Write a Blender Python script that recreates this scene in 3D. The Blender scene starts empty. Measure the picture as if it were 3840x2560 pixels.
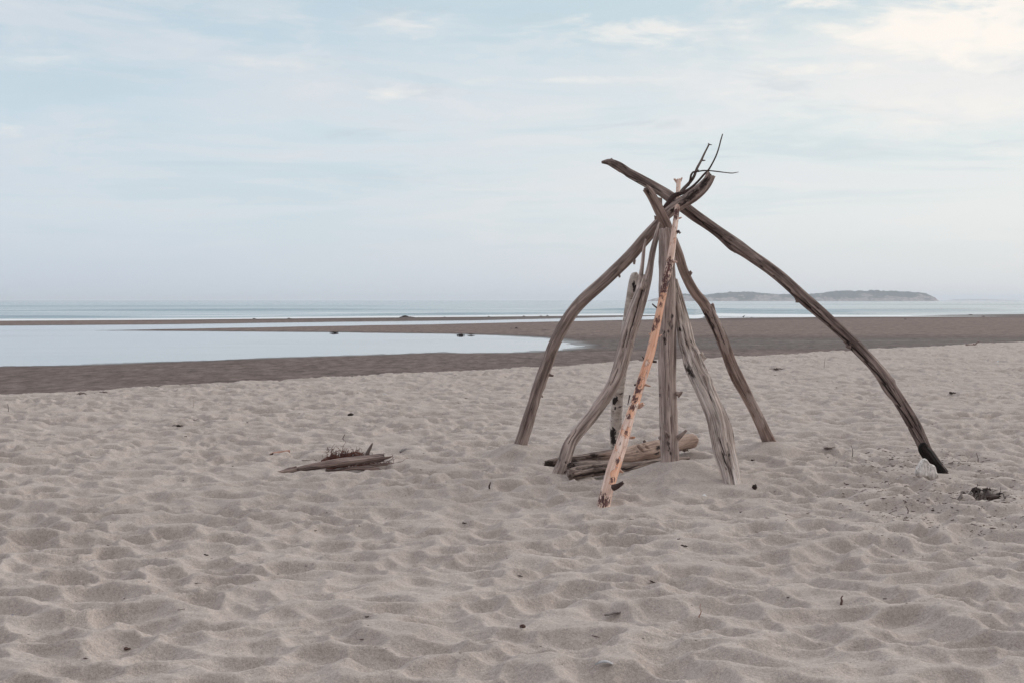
import bpy, math, random
import numpy as np
from mathutils import Vector

scene = bpy.context.scene
COL = scene.collection
rng = random.Random(7)

# ------------------------------------------------------------------ camera
F = 5333.33          # focal length in pixels of the 3840 px wide photograph (50 mm lens)
CX, CY, HOR, CAMH = 1920.0, 1280.0, 1126.0, 1.6
PITCH = math.atan((CY - HOR) / F)
cam_data = bpy.data.cameras.new("camera")
cam = bpy.data.objects.new("camera", cam_data)
COL.objects.link(cam)
cam.location = (0, 0, CAMH)
cam.rotation_euler = (math.pi / 2 - PITCH, 0, 0)
cam_data.lens = 50
cam_data.sensor_width = 36
cam_data.sensor_fit = 'HORIZONTAL'
cam_data.clip_end = 30000
scene.camera = cam
scene.render.engine = 'CYCLES'
scene.view_settings.view_transform = 'Standard'
scene.view_settings.look = 'None'
scene.view_settings.gamma = 1
scene.view_settings.exposure = 0.0
scene.cycles.use_denoising = True
scene.cycles.max_bounces = 6
scene.cycles.volume_bounces = 1
scene.cycles.transparent_max_bounces = 12

# ------------------------------------------------------------------ node helper
def N(nt, kind, ins=None, **props):
    n = nt.nodes.new(kind)
    for k, v in props.items():
        setattr(n, k, v)
    for k, v in (ins or {}).items():
        s = n.inputs[k]
        if isinstance(v, bpy.types.NodeSocket):
            nt.links.new(v, s)
        else:
            s.default_value = v
    return n

def MATH(nt, op, a, b=0.0, c=0.0, clamp=False):
    n = N(nt, 'ShaderNodeMath', {0: a, 1: b, 2: c}, operation=op)
    n.use_clamp = clamp
    return n.outputs[0]

def SMOOTH(nt, v, lo, hi):
    n = N(nt, 'ShaderNodeMapRange', {'Value': v, 'From Min': lo, 'From Max': hi}, interpolation_type='SMOOTHSTEP')
    return n.outputs[0]

def MIX(nt, fac, a, b, mode='MIX'):
    n = nt.nodes.new('ShaderNodeMix')
    n.data_type = 'RGBA'
    n.blend_type = mode
    for s, v in ((n.inputs[0], fac), (n.inputs[6], a), (n.inputs[7], b)):
        if isinstance(v, bpy.types.NodeSocket):
            nt.links.new(v, s)
        else:
            s.default_value = v if not isinstance(v, tuple) or len(v) == 4 else (*v, 1)
    return n.outputs[2]

def RAMP(nt, v, stops, interp='LINEAR'):
    n = N(nt, 'ShaderNodeValToRGB', {0: v})
    cr = n.color_ramp
    cr.interpolation = interp
    while len(cr.elements) < len(stops):
        cr.elements.new(0.5)
    for e, (p, c) in zip(cr.elements, stops):
        e.position = p
        if not isinstance(c, tuple):
            c = (c, c, c)
        e.color = (*c, 1)
    return n.outputs[0]

def NOISE(nt, vec, scale, detail=4, rough=0.5, dist=0.0, map_scale=None, loc=None):
    if map_scale is not None or loc is not None:
        vec = N(nt, 'ShaderNodeMapping', {'Vector': vec, 'Scale': map_scale or (1, 1, 1), 'Location': loc or (0, 0, 0)}).outputs[0]
    n = N(nt, 'ShaderNodeTexNoise', {'Vector': vec, 'Scale': scale, 'Detail': detail, 'Roughness': rough, 'Distortion': dist})
    return n.outputs[0]

# ------------------------------------------------------------------ world: overcast evening sky
SUN_AZ, SUN_EL = math.radians(50), math.radians(22)      # behind the clouds, ahead and to the right
world = bpy.data.worlds.new("World")
scene.world = world
world.use_nodes = True
wt = world.node_tree
wt.nodes.clear()
tc = N(wt, 'ShaderNodeTexCoord').outputs['Generated']
sep = N(wt, 'ShaderNodeSeparateXYZ', {0: tc})
wx, wy, wz = sep.outputs
nish = N(wt, 'ShaderNodeTexSky', sky_type='NISHITA', sun_disc=False, sun_elevation=SUN_EL, sun_rotation=SUN_AZ,
         air_density=1.0, dust_density=2.0, ozone_density=1.5).outputs[0]
zc = MATH(wt, 'MAXIMUM', wz, 0.0)
den = MATH(wt, 'ADD', zc, 0.07)
cu = MATH(wt, 'DIVIDE', wx, den)
cv = MATH(wt, 'DIVIDE', wy, den)
cp = N(wt, 'ShaderNodeCombineXYZ', {0: cu, 1: cv, 2: 0.0}).outputs[0]
grad = RAMP(wt, wz, [(0.0, (0.67, 0.72, 0.78)), (0.02, (0.70, 0.762, 0.815)), (0.06, (0.755, 0.83, 0.865)),
                     (0.12, (0.72, 0.82, 0.865)), (0.20, (0.60, 0.735, 0.81)), (0.32, (0.88, 0.97, 1.03)),
                     (0.55, (1.45, 1.48, 1.52)), (1.0, (1.75, 1.78, 1.80))])
side = SMOOTH(wt, wx, -0.4, 0.42)
grad = MIX(wt, side, MIX(wt, 1.0, grad, (0.89, 0.925, 0.985), 'MULTIPLY'), MIX(wt, 1.0, grad, (1.11, 1.06, 1.02), 'MULTIPLY'))
# broad cloud sheets: paler, faintly lavender, with bluer gaps
nA = NOISE(wt, cp, 0.75, 7, 0.62, 0.6, (0.85, 1.0, 1), (3.1, 1.7, 0))
nB = NOISE(wt, cp, 1.9, 7, 0.65, 0.8, (1.0, 0.9, 1), (7.7, 2.3, 0))
fade = SMOOTH(wt, wz, 0.012, 0.09)
sky = MIX(wt, MATH(wt, 'MULTIPLY', MATH(wt, 'MULTIPLY', SMOOTH(wt, nA, 0.44, 0.62), fade), 0.75), grad, MIX(wt, side, (0.70, 0.76, 0.83), (0.85, 0.865, 0.89)))
sky = MIX(wt, MATH(wt, 'MULTIPLY', MATH(wt, 'MULTIPLY', SMOOTH(wt, nB, 0.46, 0.66), fade), 0.65), sky, MIX(wt, side, (0.74, 0.785, 0.845), (0.87, 0.88, 0.895)))
gaps = MATH(wt, 'MULTIPLY', MATH(wt, 'MULTIPLY', SMOOTH(wt, nA, 0.52, 0.36), fade), 0.38)
sky = MIX(wt, gaps, sky, (0.54, 0.685, 0.77))
nG = NOISE(wt, cp, 1.3, 7, 0.65, 0.7, (0.9, 0.9, 1), (2.2, 9.3, 0))
grey = MATH(wt, 'MULTIPLY', MATH(wt, 'MULTIPLY', SMOOTH(wt, nG, 0.53, 0.68), SMOOTH(wt, wz, 0.05, 0.13)), 0.5)
sky = MIX(wt, grey, sky, (0.575, 0.655, 0.725))
# where the low sun shows through: bright ragged tears, each at its own bearing and height
ah = MATH(wt, 'DIVIDE', wx, MATH(wt, 'MAXIMUM', wy, 0.05))
eh = MATH(wt, 'DIVIDE', wz, MATH(wt, 'MAXIMUM', wy, 0.05))
aev = N(wt, 'ShaderNodeCombineXYZ', {0: ah, 1: eh, 2: 0.0}).outputs[0]
nT = NOISE(wt, aev, 1.0, 7, 0.62, 0.6, (17, 62, 1), (3, 5, 0))
nT2 = NOISE(wt, aev, 1.0, 5, 0.6, 0.4, (38, 110, 1), (8, 1, 0))
nTm = MATH(wt, 'SUBTRACT', MATH(wt, 'ADD', MATH(wt, 'MULTIPLY', nT, 0.7), MATH(wt, 'MULTIPLY', nT2, 0.3)), 0.5)
front = SMOOTH(wt, wy, 0.1, 0.4)
for (bx, by, bw, bh, st, base) in ((3500, 230, 1250, 420, 0.30, 1.25), (3600, 130, 560, 150, 1.0, 1.35), (3740, 20, 320, 95, 0.85, 0.95), (3010, 10, 280, 60, 0.75, 0.75), (2390, 125, 480, 80, 0.58, 0.74), (1520, 105, 210, 100, 0.42, 0.62),
                                (1465, 360, 170, 46, 0.55, 0.80), (100, 228, 260, 45, 0.32, 0.62), (60, 482, 240, 40, 0.45, 0.70), (2080, 306, 420, 26, 0.5, 0.70), (3180, 262, 420, 55, 0.6, 0.66),
                                (3100, 110, 200, 55, 0.6, 0.62), (3560, 400, 520, 90, 0.35, 0.62), (1030, 250, 460, 40, 0.25, 0.62), (3700, 268, 300, 60, 0.6, 0.62)):
    a0, e0 = (bx - 1920) / 5333.33, (1126 - by) / 5333.33
    da = MATH(wt, 'MULTIPLY', MATH(wt, 'SUBTRACT', ah, a0), 5333.33 / bw)
    de = MATH(wt, 'MULTIPLY', MATH(wt, 'SUBTRACT', eh, e0), 5333.33 / bh)
    rr_ = MATH(wt, 'SQRT', MATH(wt, 'ADD', MATH(wt, 'MULTIPLY', da, da), MATH(wt, 'MULTIPLY', de, de)))
    bl = MATH(wt, 'ADD', MATH(wt, 'MULTIPLY', MATH(wt, 'SUBTRACT', 1.0, rr_), base), MATH(wt, 'MULTIPLY', nTm, 2.6 if bw > 500 else 3.6))
    bl = MATH(wt, 'MULTIPLY', SMOOTH(wt, bl, 0.05, 0.95), SMOOTH(wt, rr_, 1.5, 0.6))
    sky = MIX(wt, MATH(wt, 'MULTIPLY', MATH(wt, 'MULTIPLY', bl, st), front), sky, (1.04, 0.985, 0.925))
# behind the camera the evening sky is dimmer
back = RAMP(wt, MATH(wt, 'ADD', MATH(wt, 'MULTIPLY', wy, 0.5), 0.5), [(0.0, (0.47, 0.435, 0.42)), (0.35, (0.57, 0.53, 0.51)), (0.72, 1.0), (1.0, 1.0)])
sky = MIX(wt, 1.0, sky, back, 'MULTIPLY')
sky10 = N(wt, 'ShaderNodeVectorMath', {0: sky, 'Scale': 10.0}, operation='SCALE').outputs[0]
skymix = MIX(wt, 1.0, MIX(wt, 0.05, sky10, nish), (0.97, 0.965, 0.955), 'MULTIPLY')
bg = N(wt, 'ShaderNodeBackground', {0: skymix, 1: 0.1})
N(wt, 'ShaderNodeOutputWorld', {0: bg.outputs[0]})

# ------------------------------------------------------------------ sun, veiled by cloud
sd_ = bpy.data.lights.new("sun", 'SUN')
sun = bpy.data.objects.new("sun", sd_)
COL.objects.link(sun)
sd_.energy = 1.5
sd_.angle = math.radians(16)
sd_.color = (1.0, 0.97, 0.935)
sdir = Vector((math.sin(SUN_AZ) * math.cos(SUN_EL), math.cos(SUN_AZ) * math.cos(SUN_EL), math.sin(SUN_EL)))
sun.rotation_euler = sdir.to_track_quat('Z', 'Y').to_euler()
sun.location = (10, 10, 20)

# ------------------------------------------------------------------ geometry of the view: where a point of the photo lies on the ground
CP, SP = math.cos(PITCH), math.sin(PITCH)
def ray(px, py):
    xc, yc = (px - CX) / F, -(py - CY) / F
    return np.array([xc, CP + yc * SP, -SP + yc * CP])
def at(px, py, D):
    d = ray(px, py)
    return np.array([0, 0, CAMH]) + d * (D / d[1])
def ground(px, py, z=0.0):
    d = ray(px, py)
    return np.array([0, 0, CAMH]) + d * ((z - CAMH) / d[2])
ZW = -0.45                     # still water level

# ------------------------------------------------------------------ noise
def hsh(ix, iy, iz, seed):
    h = (ix.astype(np.int64) * 374761393 + iy.astype(np.int64) * 668265263 + iz * 2147483647 + seed * 974634777) & 0xffffffff
    h = ((h ^ (h >> 13)) * 1274126177) & 0xffffffff
    h = ((h ^ (h >> 16)) * 2246822519) & 0xffffffff
    return ((h ^ (h >> 15)) & 0xffffff) / float(0x1000000)
def gn(x, y, seed=0):
    x, y = np.asarray(x, float), np.asarray(y, float)
    xi, yi = np.floor(x), np.floor(y)
    fx, fy = x - xi, y - yi
    u, v = fx * fx * fx * (fx * (fx * 6 - 15) + 10), fy * fy * fy * (fy * (fy * 6 - 15) + 10)
    def g(ox, oy):
        a = hsh(xi + ox, yi + oy, 0, seed) * 2 * np.pi
        return np.cos(a) * (fx - ox) + np.sin(a) * (fy - oy)
    a, b, c, d = g(0, 0), g(1, 0), g(0, 1), g(1, 1)
    return 1.5 * ((a + (b - a) * u) * (1 - v) + (c + (d - c) * u) * v)
def vn3(x, y, z, seed=0):
    x, y, z = np.broadcast_arrays(np.asarray(x, float), np.asarray(y, float), np.asarray(z, float))
    xi, yi, zi = np.floor(x), np.floor(y), np.floor(z)
    f = [x - xi, y - yi, z - zi]
    u, v, w = [t * t * (3 - 2 * t) for t in f]
    r = 0
    for i in (0, 1):
        for j in (0, 1):
            for k in (0, 1):
                r = r + hsh(xi + i, yi + j, (zi + k).astype(np.int64), seed) * (u if i else 1 - u) * (v if j else 1 - v) * (w if k else 1 - w)
    return r * 2 - 1
def sstep(x, lo, hi):
    t = np.clip((x - lo) / (hi - lo), 0, 1)
    return t * t * (3 - 2 * t)
def pits(x, y, cell, seed, k=16.0, cap=0.36):
    u, v = x / cell, y / cell
    ui, vi = np.floor(u), np.floor(v)
    acc = math.exp(-k * cap)
    for i in (-1, 0, 1):
        for j in (-1, 0, 1):
            cx, cy = ui + i, vi + j
            ox = cx + 0.5 + 0.9 * (hsh(cx, cy, 1, seed) - 0.5)
            oy = cy + 0.5 + 0.9 * (hsh(cx, cy, 2, seed) - 0.5)
            s = 0.75 + 0.6 * hsh(cx, cy, 3, seed)
            d = ((u - ox) ** 2 + (v - oy) ** 2) * s + 0.30 * hsh(cx, cy, 4, seed)
            acc = acc + np.exp(-k * d)
    return -np.log(acc) / k

# ------------------------------------------------------------------ the beach surface
BN = np.array([-0.737, 0.676])
def berm_d(x, y):              # distance past the edge of the dry sand, towards the sea
    return (x + 8.44) * BN[0] + (y - 23.4) * BN[1] + 0.35 * gn(x * 0.16, y * 0.16, 90) + 0.12 * gn(x * 0.7, y * 0.7, 91)
MOUNDS = []
def mound(px, py, h, r, dy=0.0, sy=1.0):
    p = ground(px, py, h)
    MOUNDS.append((p[0], p[1] + dy, h, r, sy))
mound(2520, 1735, 0.16, 0.40, 0.02, 0.9)
mound(2640, 1790, 0.07, 0.40)
mound(2886, 1658, 0.14, 0.36)
mound(1950, 1668, 0.13, 0.40)
mound(2748, 1822, 0.05, 0.28)
mound(2264, 1900, 0.03, 0.24)
mound(3538, 1779, 0.04, 0.25)
mound(2085, 1776, 0.05, 0.20)
mound(2190, 1792, -0.085, 0.42)
mound(2330, 1775, -0.05, 0.36)
mound(1240, 1765, -0.02, 0.62, 0.05, 0.45)
mound(1300, 1782, -0.035, 0.30)
mound(3455, 1790, 0.0, 0.35)
MARR = list(MOUNDS)

def px_poly(pts, z=ZW):
    return [tuple(ground(a, b, z)[:2]) for a, b in pts]
MAINW = px_poly([(-1500, 1450), (-600, 1402), (0, 1371), (200, 1369), (500, 1359), (900, 1345), (1200, 1334), (1400, 1328),
                 (1560, 1322), (1660, 1320), (1760, 1322), (1880, 1321.5), (1950, 1319), (2080, 1312), (2150, 1302), (2165, 1294), (2120, 1281),
                 (2050, 1269), (1900, 1259.5), (1700, 1253), (1250, 1246.5), (1000, 1244.5), (600, 1241.5), (330, 1239.5),
                 (600, 1234.5), (1000, 1227), (1400, 1219.5), (1600, 1217), (1780, 1212.5), (2000, 1207.5), (2300, 1201), (2600, 1195),
                 (2790, 1191.5), (3100, 1189), (3400, 1188.2), (3820, 1186.5), (3420, 1184.3), (3600, 1181), (3840, 1178.5),
                 (5000, 1173)]) + [(900, 600), (900, 2000), (-900, 2000), (-900, 160)]
BAR = px_poly([(-2500, 1216), (-1500, 1211), (0, 1203.5), (600, 1199.5), (1300, 1192.5), (1800, 1188.5), (2300, 1183.2), (2620, 1181.2),
               (2620, 1182.6), (2300, 1190.5), (1800, 1202), (1300, 1207), (600, 1217), (0, 1221.5), (-1500, 1232), (-2500, 1238)])
def inside_poly(x, y, P):
    r = np.zeros(x.shape, bool)
    n = len(P)
    for i in range(n):
        (x0, y0), (x1, y1) = P[i], P[(i + 1) % n]
        if y0 == y1:
            continue
        c = ((y0 > y) != (y1 > y)) & (x < (x1 - x0) * (y - y0) / (y1 - y0) + x0)
        r ^= c
    return r
def edge_dist(x, y, P):
    m = np.full(x.shape, 1e9)
    n = len(P)
    for i in range(n):
        (x0, y0), (x1, y1) = P[i], P[(i + 1) % n]
        dx, dy = x1 - x0, y1 - y0
        t = np.clip(((x - x0) * dx + (y - y0) * dy) / (dx * dx + dy * dy + 1e-9), 0, 1)
        m = np.minimum(m, (x - x0 - t * dx) ** 2 + (y - y0 - t * dy) ** 2)
    return np.sqrt(m)
def shore_sd(x, y):            # > 0 on land, < 0 in water
    d = np.minimum(edge_dist(x, y, MAINW), edge_dist(x, y, BAR))
    w = inside_poly(x, y, MAINW) & ~inside_poly(x, y, BAR)
    return np.where(w, -d, d)

def dry_h(x, y):
    ax = x + 0.13 * gn(x * 1.7, y * 1.7, 1) + 0.022 * gn(x * 6.5, y * 6.5, 2)
    ay = y + 0.13 * gn(x * 1.7, y * 1.7, 3) + 0.022 * gn(x * 6.5, y * 6.5, 4)
    a = pits(ax * 0.84, ay, 0.225, 11, 34.0, 0.54)
    b = pits(ax * 0.85 + 3.3, ay + 1.7, 0.13, 12, 28.0, 0.44)
    c_ = pits(ax * 0.8 + 9.1, ay + 4.2, 0.55, 13, 26.0, 0.38)
    amp = 0.92 + 0.40 * gn(x * 0.45, y * 0.45, 5)
    h = amp * (0.180 * (a - 0.26) * (1 + 0.35 * gn(x * 1.1, y * 1.1, 33)) + 0.048 * (b - 0.24) + 0.085 * (c_ - 0.24))
    h = h + 0.020 * gn(x * 0.9, y * 0.9, 6) + 0.006 * gn(x * 4.2, y * 4.2, 7) + 0.0022 * gn(x * 13, y * 13, 8)
    h = h + 0.0013 * gn(x * 31, y * 31, 9)
    calm = np.zeros_like(h)
    add = np.zeros_like(h)
    for mx, my, mh, mr, sy in MARR:
        g = np.exp(-(((x - mx) / mr) ** 2 + ((y - my) / (mr * sy)) ** 2))
        add = add + mh * g
        calm = np.maximum(calm, g)
    return h * (1 - 0.7 * calm) + add
def terrain(x, y, sd=None):
    x, y = np.asarray(x, float), np.asarray(y, float)
    d = berm_d(x, y)
    f = sstep(d, -0.4, 6.5)
    h = dry_h(x, y) * (1 - sstep(d, 0.1, 1.2))
    if sd is None:
        fz = ZW + 0.05
    else:
        fz = ZW + np.clip(sd * 0.014, -0.12, 0.06) + 0.006 * gn(x * 0.5, y * 0.5, 20) + 0.005 * gn(x * 1.7, y * 1.7, 21)
        fz = fz + 0.0035 * gn(x * 5, y * 5, 22)
    return h + (fz) * f
def hit(px, py):               # where the ray through a photo point meets the sand
    z = 0.0
    for _ in range(14):
        p = ground(px, py, z)
        z = 0.5 * z + 0.5 * float(terrain(p[0:1], p[1:2])[0])
    p = ground(px, py, z)
    p[2] = float(terrain(p[0:1], p[1:2])[0])
    return p

# ------------------------------------------------------------------ object helpers
def tag(o, label=None, cat=None, group=None, kind=None):
    if label: o['label'] = label
    if cat: o['category'] = cat
    if group: o['group'] = group
    if kind: o['kind'] = kind
    return o
def mesh_obj(name, verts, faces, mat, parent=None, origin=None, attrs=None, smooth=True):
    V = np.asarray(verts, float)
    if origin is None:
        origin = np.zeros(3)
    me = bpy.data.meshes.new(name)
    me.from_pydata((V - origin).tolist(), [], [tuple(f) for f in faces])
    finish(me, mat, attrs, smooth)
    o = bpy.data.objects.new(name, me)
    COL.objects.link(o)
    if parent is None:
        o.location = origin
    else:
        o.parent = parent
        o.location = np.asarray(origin) - np.array(parent.location)
    return o
def finish(me, mat, attrs=None, smooth=True):
    for k, a in (attrs or {}).items():
        a = np.asarray(a, np.float32)
        if a.ndim == 2:
            at_ = me.attributes.new(k, 'FLOAT_VECTOR', 'POINT')
            at_.data.foreach_set('vector', a.ravel())
        else:
            at_ = me.attributes.new(k, 'FLOAT', 'POINT')
            at_.data.foreach_set('value', a.ravel())
    if smooth:
        me.polygons.foreach_set('use_smooth', np.ones(len(me.polygons), bool))
    me.materials.append(mat)
    me.update()
def grid_mesh(name, X, Y, Z, mat, keep=None, attrs=None):
    """a height-field sheet from 2-D arrays (fast path)"""
    R, C = X.shape
    co = np.stack([X, Y, Z], -1).reshape(-1, 3)
    i = np.arange(R * C).reshape(R, C)
    q = np.stack([i[:-1, :-1], i[:-1, 1:], i[1:, 1:], i[1:, :-1]], -1).reshape(-1, 4)
    if keep is not None:
        kf = (keep[:-1, :-1] | keep[1:, 1:] | keep[:-1, 1:] | keep[1:, :-1]).ravel()
        q = q[kf]
        used = np.unique(q)
        remap = np.full(R * C, -1)
        remap[used] = np.arange(len(used))
        co, q = co[used], remap[q]
        attrs = {k: np.asarray(a).reshape(R * C, *np.asarray(a).shape[2:])[used] for k, a in (attrs or {}).items()}
    else:
        attrs = {k: np.asarray(a).reshape(R * C, *np.asarray(a).shape[2:]) for k, a in (attrs or {}).items()}
    me = bpy.data.meshes.new(name)
    me.vertices.add(len(co))
    me.vertices.foreach_set('co', co.astype(np.float32).ravel())
    me.loops.add(q.size)
    me.loops.foreach_set('vertex_index', q.astype(np.int32).ravel())
    me.polygons.add(len(q))
    me.polygons.foreach_set('loop_start', np.arange(0, q.size, 4, dtype=np.int32))
    me.polygons.foreach_set('loop_total', np.full(len(q), 4, np.int32))
    me.update(calc_edges=True)
    finish(me, mat, attrs)
    o = bpy.data.objects.new(name, me)
    COL.objects.link(o)
    return o

# ------------------------------------------------------------------ materials
def new_mat(name):
    m = bpy.data.materials.new(name)
    m.use_nodes = True
    m.node_tree.nodes.clear()
    return m, m.node_tree
def out(nt, surf):
    N(nt, 'ShaderNodeOutputMaterial', {'Surface': surf})

def mat_dry_sand():
    m, nt = new_mat('dry_sand')
    P = N(nt, 'ShaderNodeNewGeometry').outputs['Position']
    big = NOISE(nt, P, 0.9, 4, 0.55)
    mid = NOISE(nt, P, 6.0, 4, 0.6)
    col = RAMP(nt, big, [(0.3, (0.425, 0.368, 0.337)), (0.7, (0.475, 0.416, 0.382))])
    col = MIX(nt, MATH(nt, 'MULTIPLY', SMOOTH(nt, mid, 0.45, 0.75), 0.30), col, (0.385, 0.318, 0.288))
    g1 = NOISE(nt, P, 210, 2, 0.7)
    g2 = NOISE(nt, P, 75, 2, 0.7)
    col = MIX(nt, 1.0, col, RAMP(nt, g1, [(0.25, 0.66), (0.5, 1.0), (0.78, 1.30)]), 'MULTIPLY')
    col = MIX(nt, 1.0, col, RAMP(nt, g2, [(0.25, 0.80), (0.5, 1.0), (0.75, 1.16)]), 'MULTIPLY')
    g3 = NOISE(nt, P, 34, 3, 0.75)
    col = MIX(nt, 1.0, col, RAMP(nt, g3, [(0.28, 0.84), (0.5, 1.0), (0.72, 1.13)]), 'MULTIPLY')
    b = N(nt, 'ShaderNodeBump', {'Strength': 0.6, 'Distance': 0.005, 'Height': MATH(nt, 'ADD', g1, MATH(nt, 'MULTIPLY', g2, 1.5))}).outputs[0]
    p = N(nt, 'ShaderNodeBsdfPrincipled', {'Base Color': col, 'Roughness': 0.95, 'Specular IOR Level': 0.15, 'Normal': b})
    out(nt, p.outputs[0])
    return m

def mat_wet_sand():
    m, nt = new_mat('wet_sand')
    P = N(nt, 'ShaderNodeNewGeometry').outputs['Position']
    wet = N(nt, 'ShaderNodeAttribute', attribute_name='wet').outputs['Fac']
    n1 = NOISE(nt, P, 0.40, 6, 0.65, 0.2, (0.22, 1, 1))
    n2 = NOISE(nt, P, 1.0, 7, 0.8, 0.0, (0.5, 0.5, 1))
    n3 = NOISE(nt, P, 3.0, 6, 0.85, 0.0, (0.9, 0.28, 1))
    w = MATH(nt, 'ADD', wet, MATH(nt, 'MULTIPLY', MATH(nt, 'SUBTRACT', n1, 0.5), 0.35), clamp=True)
    col = MIX(nt, w, (0.200, 0.154, 0.137), (0.086, 0.073, 0.071))
    col = MIX(nt, MATH(nt, 'MULTIPLY', SMOOTH(nt, n2, 0.53, 0.66), 0.65), col, (0.070, 0.052, 0.047))
    col = MIX(nt, MATH(nt, 'MULTIPLY', SMOOTH(nt, n1, 0.50, 0.70), 0.35), col, (0.21, 0.175, 0.16))
    col = MIX(nt, 1.0, col, RAMP(nt, n3, [(0.34, 0.55), (0.5, 1.0), (0.66, 1.5)]), 'MULTIPLY')
    b = N(nt, 'ShaderNodeBump', {'Strength': 0.9, 'Distance': 0.05, 'Height': MATH(nt, 'ADD', n2, MATH(nt, 'MULTIPLY', n3, 0.35))}).outputs[0]
    rough = N(nt, 'ShaderNodeMapRange', {'Value': w, 'From Min': 0.75, 'From Max': 1.0, 'To Min': 0.9, 'To Max': 0.35}).outputs[0]
    spec = N(nt, 'ShaderNodeMapRange', {'Value': w, 'From Min': 0.6, 'From Max': 1.0, 'To Min': 0.03, 'To Max': 0.28}).outputs[0]
    p = N(nt, 'ShaderNodeBsdfPrincipled', {'Base Color': col, 'Roughness': rough, 'Specular IOR Level': spec, 'Normal': b})
    out(nt, p.outputs[0])
    return m

def mat_pool():
    m, nt = new_mat('still_water')
    P = N(nt, 'ShaderNodeNewGeometry').outputs['Position']
    n1 = NOISE(nt, P, 0.10, 3, 0.5, 0.4, (0.5, 1, 1))
    ripple = NOISE(nt, P, 3.0, 3, 0.5, 0.0, (0.25, 1, 1))
    b = N(nt, 'ShaderNodeBump', {'Strength': MATH(nt, 'MULTIPLY', SMOOTH(nt, n1, 0.48, 0.62), 0.05), 'Distance': 0.05, 'Height': ripple}).outputs[0]
    rough = MATH(nt, 'ADD', 0.015, MATH(nt, 'MULTIPLY', SMOOTH(nt, n1, 0.48, 0.62), 0.05))
    p = N(nt, 'ShaderNodeBsdfPrincipled', {'Base Color': (0.10, 0.12, 0.13, 1), 'Roughness': rough, 'IOR': 1.33, 'Normal': b})
    out(nt, p.outputs[0])
    return m

def mat_sea():
    m, nt = new_mat('sea_water')
    P = N(nt, 'ShaderNodeNewGeometry').outputs['Position']
    foam_sheen = N(nt, 'ShaderNodeAttribute', attribute_name='foam_sheen').outputs['Fac']
    n1 = NOISE(nt, P, 0.09, 5, 0.6, 0.3, (0.10, 1, 1))
    n2 = NOISE(nt, P, 0.03, 4, 0.55, 0.2, (0.14, 1, 1))
    ripple = NOISE(nt, P, 0.7, 4, 0.6, 0.0, (0.15, 1, 1))
    f = MATH(nt, 'ADD', foam_sheen, MATH(nt, 'MULTIPLY', MATH(nt, 'SUBTRACT', n1, 0.5), 1.0))
    f = SMOOTH(nt, f, 0.22, 1.0)
    b = N(nt, 'ShaderNodeBump', {'Strength': 0.22, 'Distance': 0.25, 'Height': MATH(nt, 'ADD', ripple, n1)}).outputs[0]
    col = MIX(nt, SMOOTH(nt, n2, 0.38, 0.62), (0.05, 0.13, 0.17), (0.12, 0.21, 0.26))
    w = N(nt, 'ShaderNodeBsdfPrincipled', {'Base Color': col, 'Roughness': 0.14, 'Specular IOR Level': 0.38, 'IOR': 1.33, 'Normal': b})
    d = N(nt, 'ShaderNodeBsdfPrincipled', {'Base Color': (0.74, 0.78, 0.80, 1), 'Roughness': 0.8, 'Specular IOR Level': 0.1})
    out(nt, N(nt, 'ShaderNodeMixShader', {0: f, 1: w.outputs[0], 2: d.outputs[0]}).outputs[0])
    return m

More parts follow.
